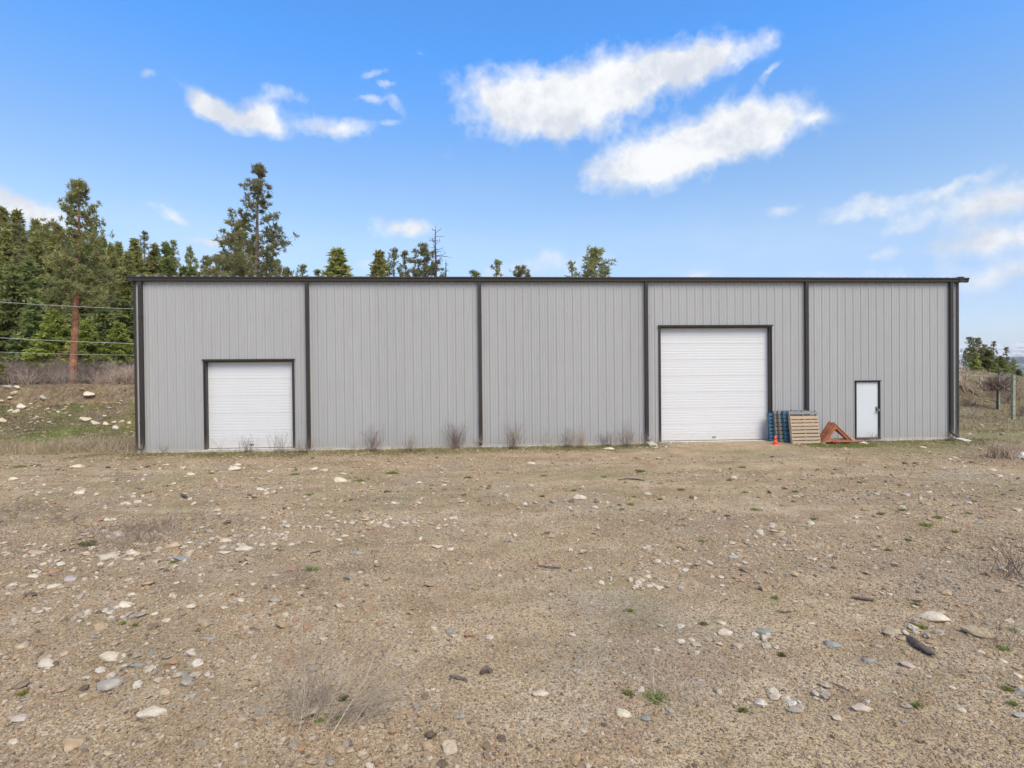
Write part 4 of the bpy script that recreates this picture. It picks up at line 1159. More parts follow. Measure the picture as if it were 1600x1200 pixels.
# dry weeds: thin stalks with side twigs
def weed_mesh(n, h, spread, rad, mat, seed, twigs=3, droop=0.1, footprint=0.08):
    rg = np.random.default_rng(seed)
    parts = []; tone = []
    base = np.stack([rg.normal(0, footprint, n), rg.normal(0, footprint, n), np.full(n, -0.01)], -1)
    d = np.stack([rg.normal(0, spread, n), rg.normal(0, spread, n), np.ones(n)], -1); d /= np.linalg.norm(d, axis=1, keepdims=True)
    L = h * rg.uniform(0.45, 1.0, n)
    segs = 4; p = base; r0 = rad * rg.uniform(.7, 1.2, n)
    for s in range(segs):
        nd = d + rg.normal(0, 0.10, (n, 3)); nd[:, 2] -= droop * s * 0.3; nd /= np.linalg.norm(nd, axis=1, keepdims=True)
        q = p + nd * (L / segs)[:, None]
        Vp, Fp = prisms(p, q, r0 * (1 - s / segs * 0.75), r0 * (1 - (s + 1) / segs * 0.75))
        parts.append((Vp, Fp)); tone.append(np.full(len(Vp), 0.5) + np.repeat(rg.normal(0, 0.25, n), 6))
        if s >= 1:
            for _ in range(twigs):
                td = nd + rg.normal(0, 0.5, (n, 3)); td[:, 2] += 0.2; td /= np.linalg.norm(td, axis=1, keepdims=True)
                st = p + (q - p) * rg.random((n, 1))
                Vp, Fp = prisms(st, st + td * (L * rg.uniform(0.08, 0.25, n))[:, None], r0 * 0.45, r0 * 0.2)
                parts.append((Vp, Fp)); tone.append(np.full(len(Vp), 0.6) + np.repeat(rg.normal(0, 0.25, n), 6))
        p = q; d = nd
    V, F = merge(parts)
    return mesh_arrays('weed', V, F, mat, False, np.clip(np.concatenate(tone), 0, 1))

WALLW = [(-10.85, .40, 16, 'low brown tangle of dry weeds right of the left corner trim'), (-11.45, .32, 10, 'thin dry weed at the left corner of the building'),
         (-8.85, .55, 12, 'dry weed at the left side of the small overhead door'), (-8.05, .62, 22, 'tall dry weed standing before the middle of the small overhead door'),
         (-6.95, .72, 26, 'dry weed before the right edge of the small overhead door'), (-6.05, .50, 22, 'dry weed at the foot of the second downspout from left'),
         (-4.45, .35, 8, 'short thin dry weed right of the second downspout'), (-3.75, .90, 44, 'bushy reddish dry weed in the second wall bay, left one'),
         (-2.45, .68, 34, 'dry weed in the second wall bay, right of the bushiest one'), (-0.85, .95, 60, 'tall dense reddish dry weed left of the middle downspout'),
         (-0.10, .50, 16, 'thin dry weed right at the foot of the middle downspout'), (1.20, .90, 60, 'wide reddish dry weed clump right of the middle downspout'),
         (2.55, .85, 9, 'tall single dry stalk in the third wall bay'), (3.15, .68, 30, 'upright pale dry weed left of the green clump in the third bay'),
         (3.60, .75, 44, 'dense dry weed with green foot in the third wall bay'), (4.60, .55, 26, 'thin pinkish dry weed in the right part of the third bay'),
         (5.30, .80, 46, 'feathery dry weed left of the downspout beside the tall door'), (5.95, .50, 14, 'small dry weed at the foot of the fourth downspout'),
         (14.62, .38, 14, 'sprawling dry weed before the white entry door'), (17.55, .34, 26, 'low brown dry weed before the right downspout')]
for i, (x, h, n, lab) in enumerate(WALLW):
    y = -0.32 - 0.12 * (i % 3)
    me = weed_mesh(int(n * 1.0), h * 1.1, 0.22, 0.0046, M[('greytwig', 'browntwig', 'pinktwig', 'browntwig')[i % 4]], 500 + i, 4, 0.12, 0.11 if n > 20 else 0.06)
    o = link('dry_weed', me, None, (x, y, tz(x, y))); tag(o, lab, 'weed', 'dry weeds along the front wall')
    g = n * 5
    if n > 20:
        a = RNG.uniform(0, 6.283, g); rr = 0.16 * np.sqrt(RNG.random(g))
        V, F = blades(np.stack([rr * np.cos(a), rr * np.sin(a) * .6, np.zeros(g)], -1), dirs(g, 0.6), RNG.uniform(0.05, 0.18, g), 0.008, 0.3)
        link('leaves', mesh_arrays('leaves', V, F, M['olive'], False, np.repeat(RNG.random(g) * 0.5, 5)), o)

# foreground brush
def brush(px, py, h, n, spread, rad, mat, label, seed, droop=0.1, foot=0.12, twigs=3, cat='dry brush', lean=None):
    x, y = hit(px, py)
    if py < 950: rad *= 1.5; n = int(n * 1.5)
    me = weed_mesh(n, h, spread, rad, mat, seed, twigs, droop, foot)
    o = link('dry_brush', me, None, (x, y, tz(x, y)))
    if lean: o.rotation_euler = lean
    tag(o, label, cat, 'dry brush in the yard')
    return o
brush(482, 1128, 0.84, 42, 0.32, 0.0023, M['greytwig'], 'tall leafless grey brush standing at the bottom left of centre', 601, 0.1, 0.10, 4)
brush(470, 1105, 0.50, 26, 0.75, 0.0022, M['greytwig'], 'low spreading grey brush left of the tall foreground brush', 602, 0.15, 0.16, 3)
brush(520, 1128, 0.85, 60, 0.28, 0.0028, M['greytwig'], 'bundle of long straw stems lying flat at the bottom centre', 603, 0.1, 0.07, 2, lean=(0, math.radians(68), math.radians(12)))
brush(1050, 1085, 0.34, 40, 0.8, 0.0022, M['greytwig'], 'thin dry stems over the green tuft at bottom right of centre', 604, 0.2, 0.09, 2)
brush(1575, 1010, 0.55, 26, 0.45, 0.0026, M['greytwig'], 'sparse dry plant at the lower right edge', 605, 0.1, 0.10, 3)
brush(1590, 905, 0.75, 20, 0.50, 0.0028, M['browntwig'], 'bare twiggy plant at the right edge of the yard', 606, 0.1, 0.14, 3)
brush(200, 850, 0.46, 60, 0.9, 0.0030, M['greytwig'], 'heap of dead grey brush on the left gravel', 607, 0.25, 0.34, 3)
brush(235, 828, 0.40, 44, 1.0, 0.0030, M['browntwig'], 'darker dead brush behind the grey heap on the left', 608, 0.3, 0.26, 3)
brush(30, 801, 0.34, 60, 1.4, 0.0030, M['browntwig'], 'flat spread of dark dead twigs at the left edge', 609, 0.3, 0.55, 3)
brush(165, 790, 0.30, 34, 1.1, 0.0030, M['greytwig'], 'low dead brush beyond the heaps on the left', 610, 0.3, 0.26, 3)
brush(95, 815, 0.30, 28, 1.1, 0.0028, M['browntwig'], 'low reddish dead twigs left of the dead brush heaps', 611, 0.3, 0.22, 3)
brush(777, 783, 0.26, 44, 1.0, 0.0032, M['greytwig'], 'grey dead tussock in the middle of the yard', 612, 0.3, 0.2, 2)
brush(470, 900, 0.40, 30, 1.0, 0.0018, M['greytwig'], 'dead twigs around the green tuft left of centre', 613, 0.3, 0.14, 2)
brush(560, 890, 0.55, 8, 1.6, 0.0024, M['browntwig'], 'few long dead twigs beside the grey stone left of centre', 614, 0.2, 0.1, 1)
brush(612, 965, 0.26, 4, 0.3, 0.0012, M['greytwig'], 'fine single stalks standing left of centre', 615, 0.1, 0.05, 1)
brush(1567, 716, 0.62, 150, 0.34, 0.0060, M['pinktwig'], 'round clump of dry grass at the right edge beside crumpled plastic', 616, 0.25, 0.18, 2)
brush(1522, 716, 0.55, 10, 0.3, 0.0040, M['greytwig'], 'thin dry weed beside the round clump at the right', 617, 0.1, 0.06, 3)
brush(190, 703, 0.55, 70, 0.5, 0.0050, M['greytwig'], 'grey dry brush close to the left building corner', 618, 0.2, 0.5, 3)
brush(118, 703, 0.50, 110, 0.7, 0.0050, M['greytwig'], 'round grey dead bush at the foot of the left bank', 619, 0.3, 0.32, 3)
brush(700, 1082, 0.22, 14, 1.3, 0.0014, M['greytwig'], 'scattered straw stems near the bottom centre', 620, 0.2, 0.2, 2)
brush(1440, 800, 0.22, 18, 1.1, 0.0026, M['greytwig'], 'tiny dead tussock among the green tufts on the right', 621, 0.3, 0.14, 2)
brush(1290, 700, 0.12, 16, 1.2, 0.0026, M['greytwig'], 'tiny dead tussock on the grass before the pallets', 622, 0.3, 0.14, 2)

# ------------------------------------------------------------------ sticks and bits of wood
def stick(pts, rads, label, cat='stick', flat=0.6, mat='driftwood'):
    q = MB(); c = Vector(pts[0])
    base = (c.x, c.y, c.z)
    n = 9
    rings = []
    for i, (p, r_) in enumerate(zip(pts, rads)):
        p = Vector(p) - c
        d = (Vector(pts[min(i + 1, len(pts) - 1)]) - Vector(pts[max(i - 1, 0)])).normalized()
        u = Vector((0, 0, 1)).cross(d).normalized(); v = d.cross(u)
        rings.append([p + u * math.cos(t) * r_ * random.uniform(.8, 1.2) + v * math.sin(t) * r_ * flat * random.uniform(.75, 1.25) for t in [2 * math.pi * k / n for k in range(n)]])
    P = [v for r_ in rings for v in r_]; F_ = []
    for i in range(len(rings) - 1):
        F_ += [(i * n + k, i * n + (k + 1) % n, (i + 1) * n + (k + 1) % n, (i + 1) * n + k) for k in range(n)]
    F_ += [tuple(range(n))[::-1], tuple(range((len(rings) - 1) * n, len(rings) * n))]
    q.poly(P, F_)
    o = q.build('wood_piece', M[mat]); o.location = base
    return tag(o, label, cat, 'wood pieces on the gravel')
def px_pts(L, dz=0.02):
    out = []
    for a, b in L:
        x, y = hit(a, b); out.append((x, y, tz(x, y) + dz))
    return out
stick(px_pts([(1415, 997), (1424, 1003), (1434, 1012), (1443, 1018), (1453, 1024), (1460, 1029)], 0.028), [.012, .03, .046, .042, .03, .012], 'splintered dark wood chunk beside the tan slab stones at the lower right', 'wood piece')
stick(px_pts([(1330, 936), (1340, 937), (1355, 939), (1366, 940)], 0.02), [.016, .024, .024, .016], 'short dark stick on the right gravel above the wood chunk', 'wood piece')
stick(px_pts([(1213, 956), (1225, 959), (1237, 957)], 0.012), [.006, .012, .008], 'small curved pale stick on the right gravel', 'wood piece')
stick(px_pts([(965, 751), (980, 749), (995, 750), (1007, 752)], 0.02), [.014, .022, .024, .016], 'thin dark branch lying in the far gravel right of centre', 'wood piece')
stick(px_pts([(283, 775), (287, 777), (292, 780)], 0.05), [.02, .045, .02], 'small reddish wood chip on the far left gravel', 'wood piece')
stick(px_pts([(1295, 1068), (1312, 1074), (1328, 1083)], 0.012), [.004, .006, .004], 'thin straight twig at the lower right', 'wood piece', mat='deadwood')
stick(px_pts([(484, 866), (493, 864), (502, 862)], 0.015), [.008, .012, .008], 'short dark twig left of centre in the middle gravel', 'wood piece', mat='deadwood')
stick(px_pts([(840, 885), (858, 888), (876, 889)], 0.01), [.01, .03, .012], 'flat dark bark piece in the centre gravel', 'wood piece')
stick(px_pts([(752, 1055), (760, 1050), (768, 1054)], 0.02), [.015, .035, .02], 'dark clod of bark near the bottom centre', 'wood piece')
stick(px_pts([(703, 1058), (716, 1062), (730, 1065)], 0.012), [.01, .02, .012], 'dark bark crumbs left of the clod near the bottom centre', 'wood piece')

# crumpled plastic by the clump
x, y = hit(1590, 715)
import bmesh
bm = bmesh.new(); bmesh.ops.create_icosphere(bm, subdivisions=4, radius=0.5)
rs = random.Random(4)
for v in bm.verts:
    c = v.co.copy(); v.co = Vector((c.x * 0.5, c.y * 0.3, c.z * 0.2)) * (0.8 + 0.35 * abs(math.sin(9 * c.x + 4 * c.y)) + 0.2 * abs(math.sin(14 * c.z + 8 * c.x)) + rs.uniform(-.03, .03))
me = bpy.data.meshes.new('plastic_sheet'); bm.to_mesh(me); bm.free(); me.materials.append(M['foil'])
tag(link('plastic_sheet', me, None, (x, y, tz(x, y) + 0.05)), 'crumpled whitish plastic on the ground at the right edge', 'plastic sheet')

# ------------------------------------------------------------------ trees
def needles(C_, Dr, k, L, wd, rg, spread=0.9, tone0=0.66, tvar=0.2, topbias=None):
    """clusters of k needle bunches at centres C_ pointing along Dr"""
    n = len(C_)
    C2 = np.repeat(C_, k, 0); D2 = np.repeat(Dr, k, 0) + rg.normal(0, spread, (n * k, 3))
    D2 /= np.linalg.norm(D2, axis=1, keepdims=True) + 1e-9
    side = np.cross(D2, rg.normal(size=(n * k, 3))); side /= np.linalg.norm(side, axis=1, keepdims=True) + 1e-9
    LL = (np.broadcast_to(L, n).repeat(k) * rg.uniform(.6, 1.15, n * k))[:, None]
    b = C2 + rg.normal(0, 1, (n * k, 3)) * LL * 0.18
    V = np.stack([b - side * wd * .5, b + D2 * LL * .5 + side * wd * .9, b + D2 * LL], 1)
    V2 = np.stack([b + side * wd * .5], 1)
    V = np.concatenate([V, V2], 1)
    F = np.array([(0, 3, 1), (0, 1, 2)])[None] + (np.arange(n * k) * 4)[:, None, None]
    tn = np.repeat(np.clip(tone0 + rg.normal(0, tvar, n), 0, 1), k * 4)
    return V.reshape(-1, 3), F.reshape(-1, 3), tn

def conifer(h, crown0, rfun, whorls, per, tuftL, seed, mats, kind='fir', trunk_r=0.2, lean=(0, 0), k=7, gap=0.0, tw=0.05, dens=1.0, bare=0):
    """unit: metres. returns (trunk mesh, crown mesh)"""
    rg = np.random.default_rng(seed)
    segs = 14
    zs = np.linspace(0, h, segs + 1)
    cx = lean[0] * (zs / h) + 0.012 * h * np.cumsum(rg.normal(0, 0.16, segs + 1)) * (zs / h)
    cy = lean[1] * (zs / h) + 0.012 * h * np.cumsum(rg.normal(0, 0.16, segs + 1)) * (zs / h)
    rad = trunk_r * (1 - zs / h) ** 0.8 + 0.02
    rad[0] *= 1.2
    P = np.stack([cx, cy, zs], -1)
    tp = [prisms(P[:-1], P[1:], rad[:-1], rad[1:], 8)]
    def axis(z): return np.stack([np.interp(z, zs, cx), np.interp(z, zs, cy), z], -1)
    limbA, limbB, limbR, cc, cdir = [], [], [], [], []
    zc = np.linspace(crown0 * h, h * 0.985, whorls) + rg.normal(0, h * 0.006, whorls)
    for z in zc:
        f = (z / h - crown0) / (1 - crown0)
        f = min(max(f, 0), 1)
        R = rfun(f)
        a0 = rg.uniform(0, 6.283)
        for j in range(per):
            if rg.random() < gap: continue
            a = a0 + 6.283 * j / per + rg.normal(0, 0.3)
            L = R * rg.uniform(0.48, 1.2) * (1.25 if rg.random() < 0.08 else 1.0)
            up = (0.45 * f - 0.12 if kind == 'fir' else 0.10 + 0.5 * f + rg.normal(0, 0.10))
            d = np.array([math.cos(a), math.sin(a), up]); d /= np.linalg.norm(d)
            s = axis(z)
            npt = max(3, int(L / 0.45))
            prev = s
            pts = [s]
            for q in range(npt):
                dd = d + rg.normal(0, 0.10, 3)
                dd[2] += (-0.06 * q if kind == 'fir' else 0.07 * q)
                dd /= np.linalg.norm(dd)
                nx_ = prev + dd * L / npt
                limbA.append(prev); limbB.append(nx_); limbR.append((0.010 + 0.020 * L * 0.35) * (1 - q / npt * .7))
                pts.append(nx_); prev = nx_
            pts = np.array(pts)
            # sprays
            if kind == 'fir':
                m = int(max(4, L * 11 * dens))
                t = rg.uniform(0.12, 1, m) ** 0.8
                ix = t * npt; i0 = np.minimum(ix.astype(int), npt - 1); fr = (ix - i0)[:, None]
                p = pts[i0] * (1 - fr) + pts[i0 + 1] * fr
                lat = np.cross(d, [0, 0, 1]); wdt = (1.15 - t) * L * 0.42
                p = p + lat[None] * (rg.uniform(-1, 1, m) * wdt)[:, None]; p[:, 2] -= rg.uniform(0, 0.22, m) * (0.3 + wdt)
                cc.append(p); cdir.append(np.tile(d * 0.8 + np.array([0, 0, -0.1]), (m, 1)))
            else:
                # tufts gathered toward the ends, in plates
                m = int(max(3, L * 3.4 * dens))
                t = rg.uniform(0.35, 1.02, m)
                ix = np.minimum(t, 1) * npt; i0 = np.minimum(ix.astype(int), npt - 1); fr = (ix - i0)[:, None]
                p = pts[i0] * (1 - fr) + pts[i0 + 1] * fr
                off = rg.normal(0, 1, (m, 3)) * np.array([0.30, 0.30, 0.17]) * (0.35 + 0.18 * L) * 0.85
                p2 = p + off
                limbA += list(p); limbB += list(p2 - 0.1 * off); limbR += [0.012] * m
                reps = 3
                q2 = np.repeat(p2, reps, 0) + rg.normal(0, 0.10, (m * reps, 3))
                cc.append(q2); cdir.append(np.repeat(off / (np.linalg.norm(off, axis=1, keepdims=True) + 1e-6) * 0.6 + np.array([[0, 0, 0.5]]), reps, 0))
    for _ in range(bare):
        z = rg.uniform(0.15 * h, crown0 * h); a = rg.uniform(0, 6.283); s = axis(z)
        e = s + np.array([math.cos(a), math.sin(a), -0.05]) * rg.uniform(0.4, 1.4)
        limbA.append(s); limbB.append(e); limbR.append(0.03)
    # leader
    z = np.linspace(h * 0.94, h * 1.0, 8); cc.append(axis(z) + rg.normal(0, 0.05, (8, 3))); cdir.append(np.tile([0, 0, 1.0], (8, 1)))
    cc = np.concatenate(cc); cdir = np.concatenate(cdir)
    lr = np.array(limbR)
    tp.append(prisms(np.array(limbA), np.array(limbB), lr, lr * 0.72, 3))
    V, F = merge(tp)
    tm = mesh_arrays('trunk', V, F, mats[0], False, np.full(len(V), .5))
    # needle tone varies in clumps through the crown
    cl = fbm(cc[:, 0] * 0.9 + cc[:, 2], cc[:, 1] * 0.9 - cc[:, 2] * 0.6, seed, 3)
    Vn, Fn, tn = needles(cc, cdir, k, tuftL, tw, rg, 0.75 if kind != 'fir' else 0.6)
    tn = np.clip(tn + np.repeat(cl * 0.35, k * 4), 0, 1)
    cm = mesh_arrays('crown', Vn, Fn, mats[1], False, tn)
    return tm, cm, h

def place(proto, x, y, h, label, group=None, cat='tree', rz=None, wide=1.0, name='tree', z=None):
    tm, cm, h0 = proto
    z = tz(x, y) - 0.05 if z is None else z
    r = empty(name, (x, y, z), random.uniform(0, 6.283) if rz is None else rz)
    s = h / h0
    r.scale = (s * wide, s * wide, s)
    tag(r, label, cat, group)
    link('trunk', tm, r); link('crown', cm, r)
    return r

fir_r = lambda f: 2.7 * (1 - f) ** 0.85 + 0.15
fir_r = lambda f: 3.0 * (1 - f) ** 1.05 + 0.12
FIR = [conifer(14, 0.10, fir_r, 34, 7, 0.55, 700 + i, (M['bark'], M['fir']), 'fir', 0.2, k=5, gap=0.24, tw=0.16, dens=0.9) for i in range(3)]
FIRD = [conifer(12, 0.06, lambda f: 2.6 * (1 - f) ** 0.8 + 0.15, 30, 7, 0.55, 710 + i, (M['bark'], M['firdark']), 'fir', 0.18, k=5, gap=0.22, tw=0.16, dens=0.95) for i in range(2)]
YOUNG = conifer(7, 0.05, lambda f: 2.3 * (1 - f) ** 0.8 + 0.12, 24, 7, 0.36, 720, (M['bark'], M['young']), 'fir', 0.12, k=6, gap=0.14, tw=0.11, dens=1.2)
pine_r = lambda f: (2.0 * math.sin(math.pi * min(1, 0.25 + 0.75 * f)) ** 0.8 + 0.35)
PINE = [conifer(14, 0.30, pine_r, 24, 5, 0.34, 730 + i, (M['bark'], M['pine']), 'pine', 0.18, k=8, gap=0.28, tw=0.06, dens=1.0) for i in range(3)]
SPARSE = [conifer(12, 0.25, lambda f: 2.0 * (1 - f) ** 1.0 + 0.2, 18, 4, 0.28, 740 + i, (M['bark'], M['pine']), 'pine', 0.13, k=7, gap=0.34, tw=0.055, dens=0.8) for i in range(2)]
BIG1 = conifer(17.2, 0.38, lambda f: 0.45 + 2.9 * math.sin(math.pi * min(1, 0.25 + 0.72 * f)) * (1 - 0.35 * f), 30, 5, 0.32, 751, (M['bark_red'], M['pine']), 'pine', 0.33, lean=(1.1, 0.2), k=11, gap=0.28, tw=0.05, dens=0.95, bare=8)
BIG2 = conifer(21.0, 0.18, lambda f: 0.35 + 5.2 * (1 - f) ** 0.92, 34, 6, 0.34, 757, (M['bark'], M['pine']), 'pine', 0.30, k=11, gap=0.40, tw=0.05, dens=0.85, lean=(0.5, 0))

# the two big pines
p = at_y(113, 602, 20.0); g = tz(p[0], p[1])
top = at_y(133, 286, 20.0)
r = place(BIG1, p[0], p[1], top[2] - g, 'tall pine with a bare red-orange trunk on the bank at left', rz=0.0, name='pine_tree', wide=0.88)
p2 = at_y(398, 256, 24.0)
place(BIG2, p2[0] - 0.3, p2[1], p2[2] - tz(p2[0], 24.0), 'tallest open-crowned pine rising behind the roof left of centre', rz=0.4, name='pine_tree')

def skyline(px, py, Yd, proto, label, wide=1.0, name='fir_tree'):
    q = at_y(px, py, Yd)
    return place(proto, q[0], q[1], q[2] - tz(q[0], q[1]) + 0.05, label, 'conifers on the hillside', wide=wide, name=name)
SK = [(3, 327, 72, FIR[0], 'fir on the skyline at the left edge of the picture', 1.1), (27, 331, 78, FIR[1], 'pointed fir on the left skyline, second from the edge', 1.05),
      (58, 346, 74, FIR[2], 'olive fir on the skyline left of the red-trunked pine', 1.1), (74, 352, 80, FIR[0], 'fir on the skyline just left of the red-trunked pine crown', 1.0),
      (160, 372, 70, FIR[1], 'fir on the skyline just right of the red-trunked pine', 1.1), (184, 380, 66, FIR[2], 'fir top between the red-trunked pine and the building corner', 1.0),
      (213, 376, 60, FIR[0], 'pointed olive fir above the left end of the roof', 1.05), (226, 364, 64, SPARSE[0], 'thin spindly pine top above the left end of the roof', 0.8),
      (243, 384, 62, FIR[2], 'broad olive fir right of the spindly pine top', 1.05), (262, 382, 60, FIRD[0], 'dark fir above the roof, left of two pointed neighbours', .8), (272, 377, 62, SPARSE[1], 'dark narrow conifer between the olive fir and the round small pine', .8),
      (298, 388, 58, PINE[0], 'small round-topped pine above the roof left of the tallest pine', .55), (322, 403, 50, PINE[1], 'low pine top left of the tallest pine', .7), (345, 400, 44, PINE[2], 'bushy pine top at the left foot of the tallest pine', .8),
      (375, 350, 32, PINE[0], 'smaller pine merging with the left side of the tallest pine', 1.0), (430, 408, 44, PINE[1], 'low pine top at the right foot of the tallest pine', .8), (445, 424, 46, FIR[1], 'small fir tip just above the gutter right of the tallest pine', .8),
      (473, 416, 60, SPARSE[0], 'small twiggy pine top above the first downspout', .9), (497, 424, 60, SPARSE[1], 'tiny pine tip above the second wall bay', .9),
      (530, 391, 58, FIR[2], 'broad conical pine above the second wall bay', 1.0), (595, 394, 62, FIR[0], 'leftmost of three pointed conifers above the second bay', .75), (616, 391, 66, SPARSE[0], 'middle of three pointed conifers above the second bay', .7),
      (632, 395, 66, SPARSE[1], 'rightmost of three pointed conifers above the second bay', .7), (663, 382, 56, PINE[2], 'ragged pine just left of the dead snag', .7),
      (745, 428, 60, SPARSE[0], 'tiny conifer tip above the middle downspout', .8), (776, 408, 62, SPARSE[1], 'small pointed conifer above the left of the third bay', .85), (741, 424, 60, SPARSE[1], 'tiny pointed tip left of the middle downspout', .7),
      (815, 419, 56, PINE[1], 'low rounded pine top above the third bay', .9), (893, 411, 66, SPARSE[0], 'thin pointed conifer left of the rightmost pine top', .7),
      (930, 389, 52, PINE[0], 'open flat-topped pine, rightmost tree above the roof', .85)]
for s_ in SK:
    skyline(*s_[:4], s_[4], s_[5] * ((1.75 if s_[3] in FIR else 1.5) if s_[0] > 460 else 1.15), 'pine_tree' if s_[3] in PINE or s_[3] in SPARSE else 'fir_tree')

# dead snags
def snag(h, seed, nb, blen):
    rg = np.random.default_rng(seed)
    zs = np.linspace(0, h, 12); c = np.cumsum(rg.normal(0, 0.05, (12, 2)), 0)
    P = np.concatenate([c, zs[:, None]], 1); rad = 0.26 * (1 - zs / h) ** 0.7 + 0.015
    parts = [prisms(P[:-1], P[1:], rad[:-1], rad[1:], 7)]
    A, B, R = [], [], []
    for _ in range(nb):
        z = rg.uniform(0.45, 0.97) * h; f = z / h; a = rg.uniform(0, 6.283)
        s = np.array([np.interp(z, zs, P[:, 0]), np.interp(z, zs, P[:, 1]), z]); L = blen * (1.15 - f) * rg.uniform(.5, 1.3)
        d = np.array([math.cos(a), math.sin(a), rg.uniform(-0.25, 0.35)])
        for q in range(3):
            e = s + d * L / 3; A.append(s); B.append(e); R.append(0.045 * (1 - q * .28))
            if rg.random() < .7:
                A.append(e); B.append(e + (d + rg.normal(0, .6, 3)) * L * .3); R.append(0.022)
            s = e; d = d + np.array([0, 0, rg.uniform(-.1, .25)]) + rg.normal(0, .1, 3)
    parts.append(prisms(np.array(A), np.array(B), np.array(R), np.array(R) * .6, 3))
    V, F = merge(parts)
    return mesh_arrays('trunk', V, F, M['deadwood'], False, np.full(len(V), .5))
for (px, py, Yd, lab, nb, bl) in ((681, 352, 48, 'leafless dead snag rising above the roof', 90, 3.0), (694, 406, 52, 'short leafless dead tree right of the tall snag', 50, 1.5)):
    q = at_y(px, py, Yd); g = tz(q[0], q[1]); h = q[2] - g
    r = empty('dead_tree', (q[0], q[1], g)); tag(r, lab, 'tree', 'dead trees behind the building')
    link('trunk', snag(h, int(px), nb, bl), r)

# hillside forest behind the bank
rg = np.random.default_rng(5)
def fill(n, x0, x1, y0, y1, protos, h0, h1, label, name, wmin=0.9, wmax=1.3):
    done = 0; pts = []; made = []
    for _ in range(n * 30):
        if done >= n: break
        x = rg.uniform(x0, x1); y = rg.uniform(y0, y1)
        v = np.array([x, y, 0]) - CAM; px = 800 + FPX * v.dot(CR) / v.dot(CF)
        if px < -60 or px > 330: continue
        h = rg.uniform(h0, h1); topz = tz(x, y) + h
        v = np.array([x, y, topz]) - CAM; py = 600 - FPX * v.dot(CU) / v.dot(CF)
        lim = 335 + 60 * min(max(px, 0), 330) / 250
        if py < lim + 4 or any((x - a) ** 2 + (y - b) ** 2 < 5.0 for a, b in pts): continue
        pts.append((x, y))
        o = place(protos[int(rg.integers(len(protos)))], x, y, h, label, 'conifers on the hillside', wide=rg.uniform(wmin, wmax), name=name)
        done += 1; made.append((px, o))
    for i, (_, o) in enumerate(sorted(made, key=lambda e: e[0])): o['label'] = f'{label}, {ordinal(i)} from left'
fill(34, -95, -25, 62, 90, FIR + PINE, 11, 16, 'olive green conifer high in the hillside forest', 'fir_tree')
fill(32, -75, -22, 46, 64, FIR + FIRD + PINE[:2], 9, 14, 'green fir halfway up the hillside forest', 'fir_tree')
fill(16, -62, -22, 36, 47, FIRD, 7, 11.5, 'dark green fir low in the hillside forest', 'fir_tree', 1.1, 1.5)
# the same wood goes on past the left edge of the picture
rg2 = np.random.default_rng(61); mk = []
for i in range(46):
    x = rg2.uniform(-135, -42); y = rg2.uniform(34, 88)
    v = np.array([x, y, 0]) - CAM; px = 800 + FPX * v.dot(CR) / v.dot(CF)
    if px > -45: continue
    mk.append((px, place((FIR + FIRD + PINE)[int(rg2.integers(8))], x, y, rg2.uniform(10, 16), 'x', 'conifers past the left picture edge', wide=rg2.uniform(.9, 1.3), name='fir_tree')))
for i, (_, o) in enumerate(sorted(mk, key=lambda e: e[0])): o['label'] = f'conifer of the wood beyond the left picture edge, {ordinal(i)} from left'
def named_tree(px, py_top, Yd, proto, label, wide):
    q = at_y(px, py_top, Yd); place(proto, q[0], q[1], q[2] - tz(q[0], q[1]), label, 'trees behind the bank', wide=wide, name='fir_tree')
named_tree(84, 486, 31, YOUNG, 'bright yellow-green young fir left of the red trunk', 1.25)
named_tree(52, 470, 34, FIRD[0], 'dark fir left of the bright young fir', 1.5)
named_tree(20, 430, 37, FIRD[1], 'dark dense fir at the left edge above the bank', 1.4)
named_tree(160, 478, 33, FIRD[1], 'mid green fir just right of the red trunk', 1.5)
named_tree(196, 470, 36, FIRD[0], 'dark fir next to the left building corner', 1.5)
named_tree(135, 500, 30, YOUNG, 'small yellow-green fir behind the red trunk', 1.2)
named_tree(-16, 545, 16, YOUNG, 'bright green bushy young fir at the far left on the bank', 1.3)
named_tree(185, 505, 31, YOUNG, 'small green fir between the dark firs by the building corner', 1.3)
named_tree(240, 430, 40, FIR[0], 'fir hidden behind the left roof corner', 1.1)

# right hand trees beyond the mound
RT = [(1508, 556, 40, SPARSE[0], 'pine directly beside the right corner trim', .9), (1516, 536, 44, SPARSE[1], 'pine with pointed top nearest the right building corner', 1.1), (1526, 538, 42, PINE[1], 'round-topped pine second from the right building corner', .9),
      (1538, 548, 46, PINE[2], 'bushy pine in the middle of the right-hand group', 1.0), (1553, 543, 44, SPARSE[0], 'tall pine in the middle of the right-hand group', .8), (1545, 556, 41, FIRD[0], 'dense dark fir low in the right-hand group', 1.2), (1524, 560, 40, FIR[1], 'green fir low beside the right building corner', 1.2),
      (1572, 552, 47, SPARSE[1], 'pine at the right of the group with the snowy hill behind', .9), (1563, 566, 44, FIRD[1], 'dark fir below the right-hand pines', 1.2), (1582, 572, 48, PINE[2], 'low pine sloping down toward the snowy hill', 1.0), (1592, 586, 46, FIRD[0], 'lowest dark fir at the right edge', 1.1), (1606, 596, 48, FIRD[1], 'dark fir cut off by the right picture edge', 1.1)]
for px, py, Yd, pr, lab, wide in RT:
    q = at_y(px, py - 9, Yd); g = tz(q[0], q[1])
    place(pr, q[0], q[1], max(2.0, q[2] - g), lab, 'trees right of the building', wide=wide * 1.15, name='pine_tree' if pr in PINE or pr in SPARSE else 'fir_tree')

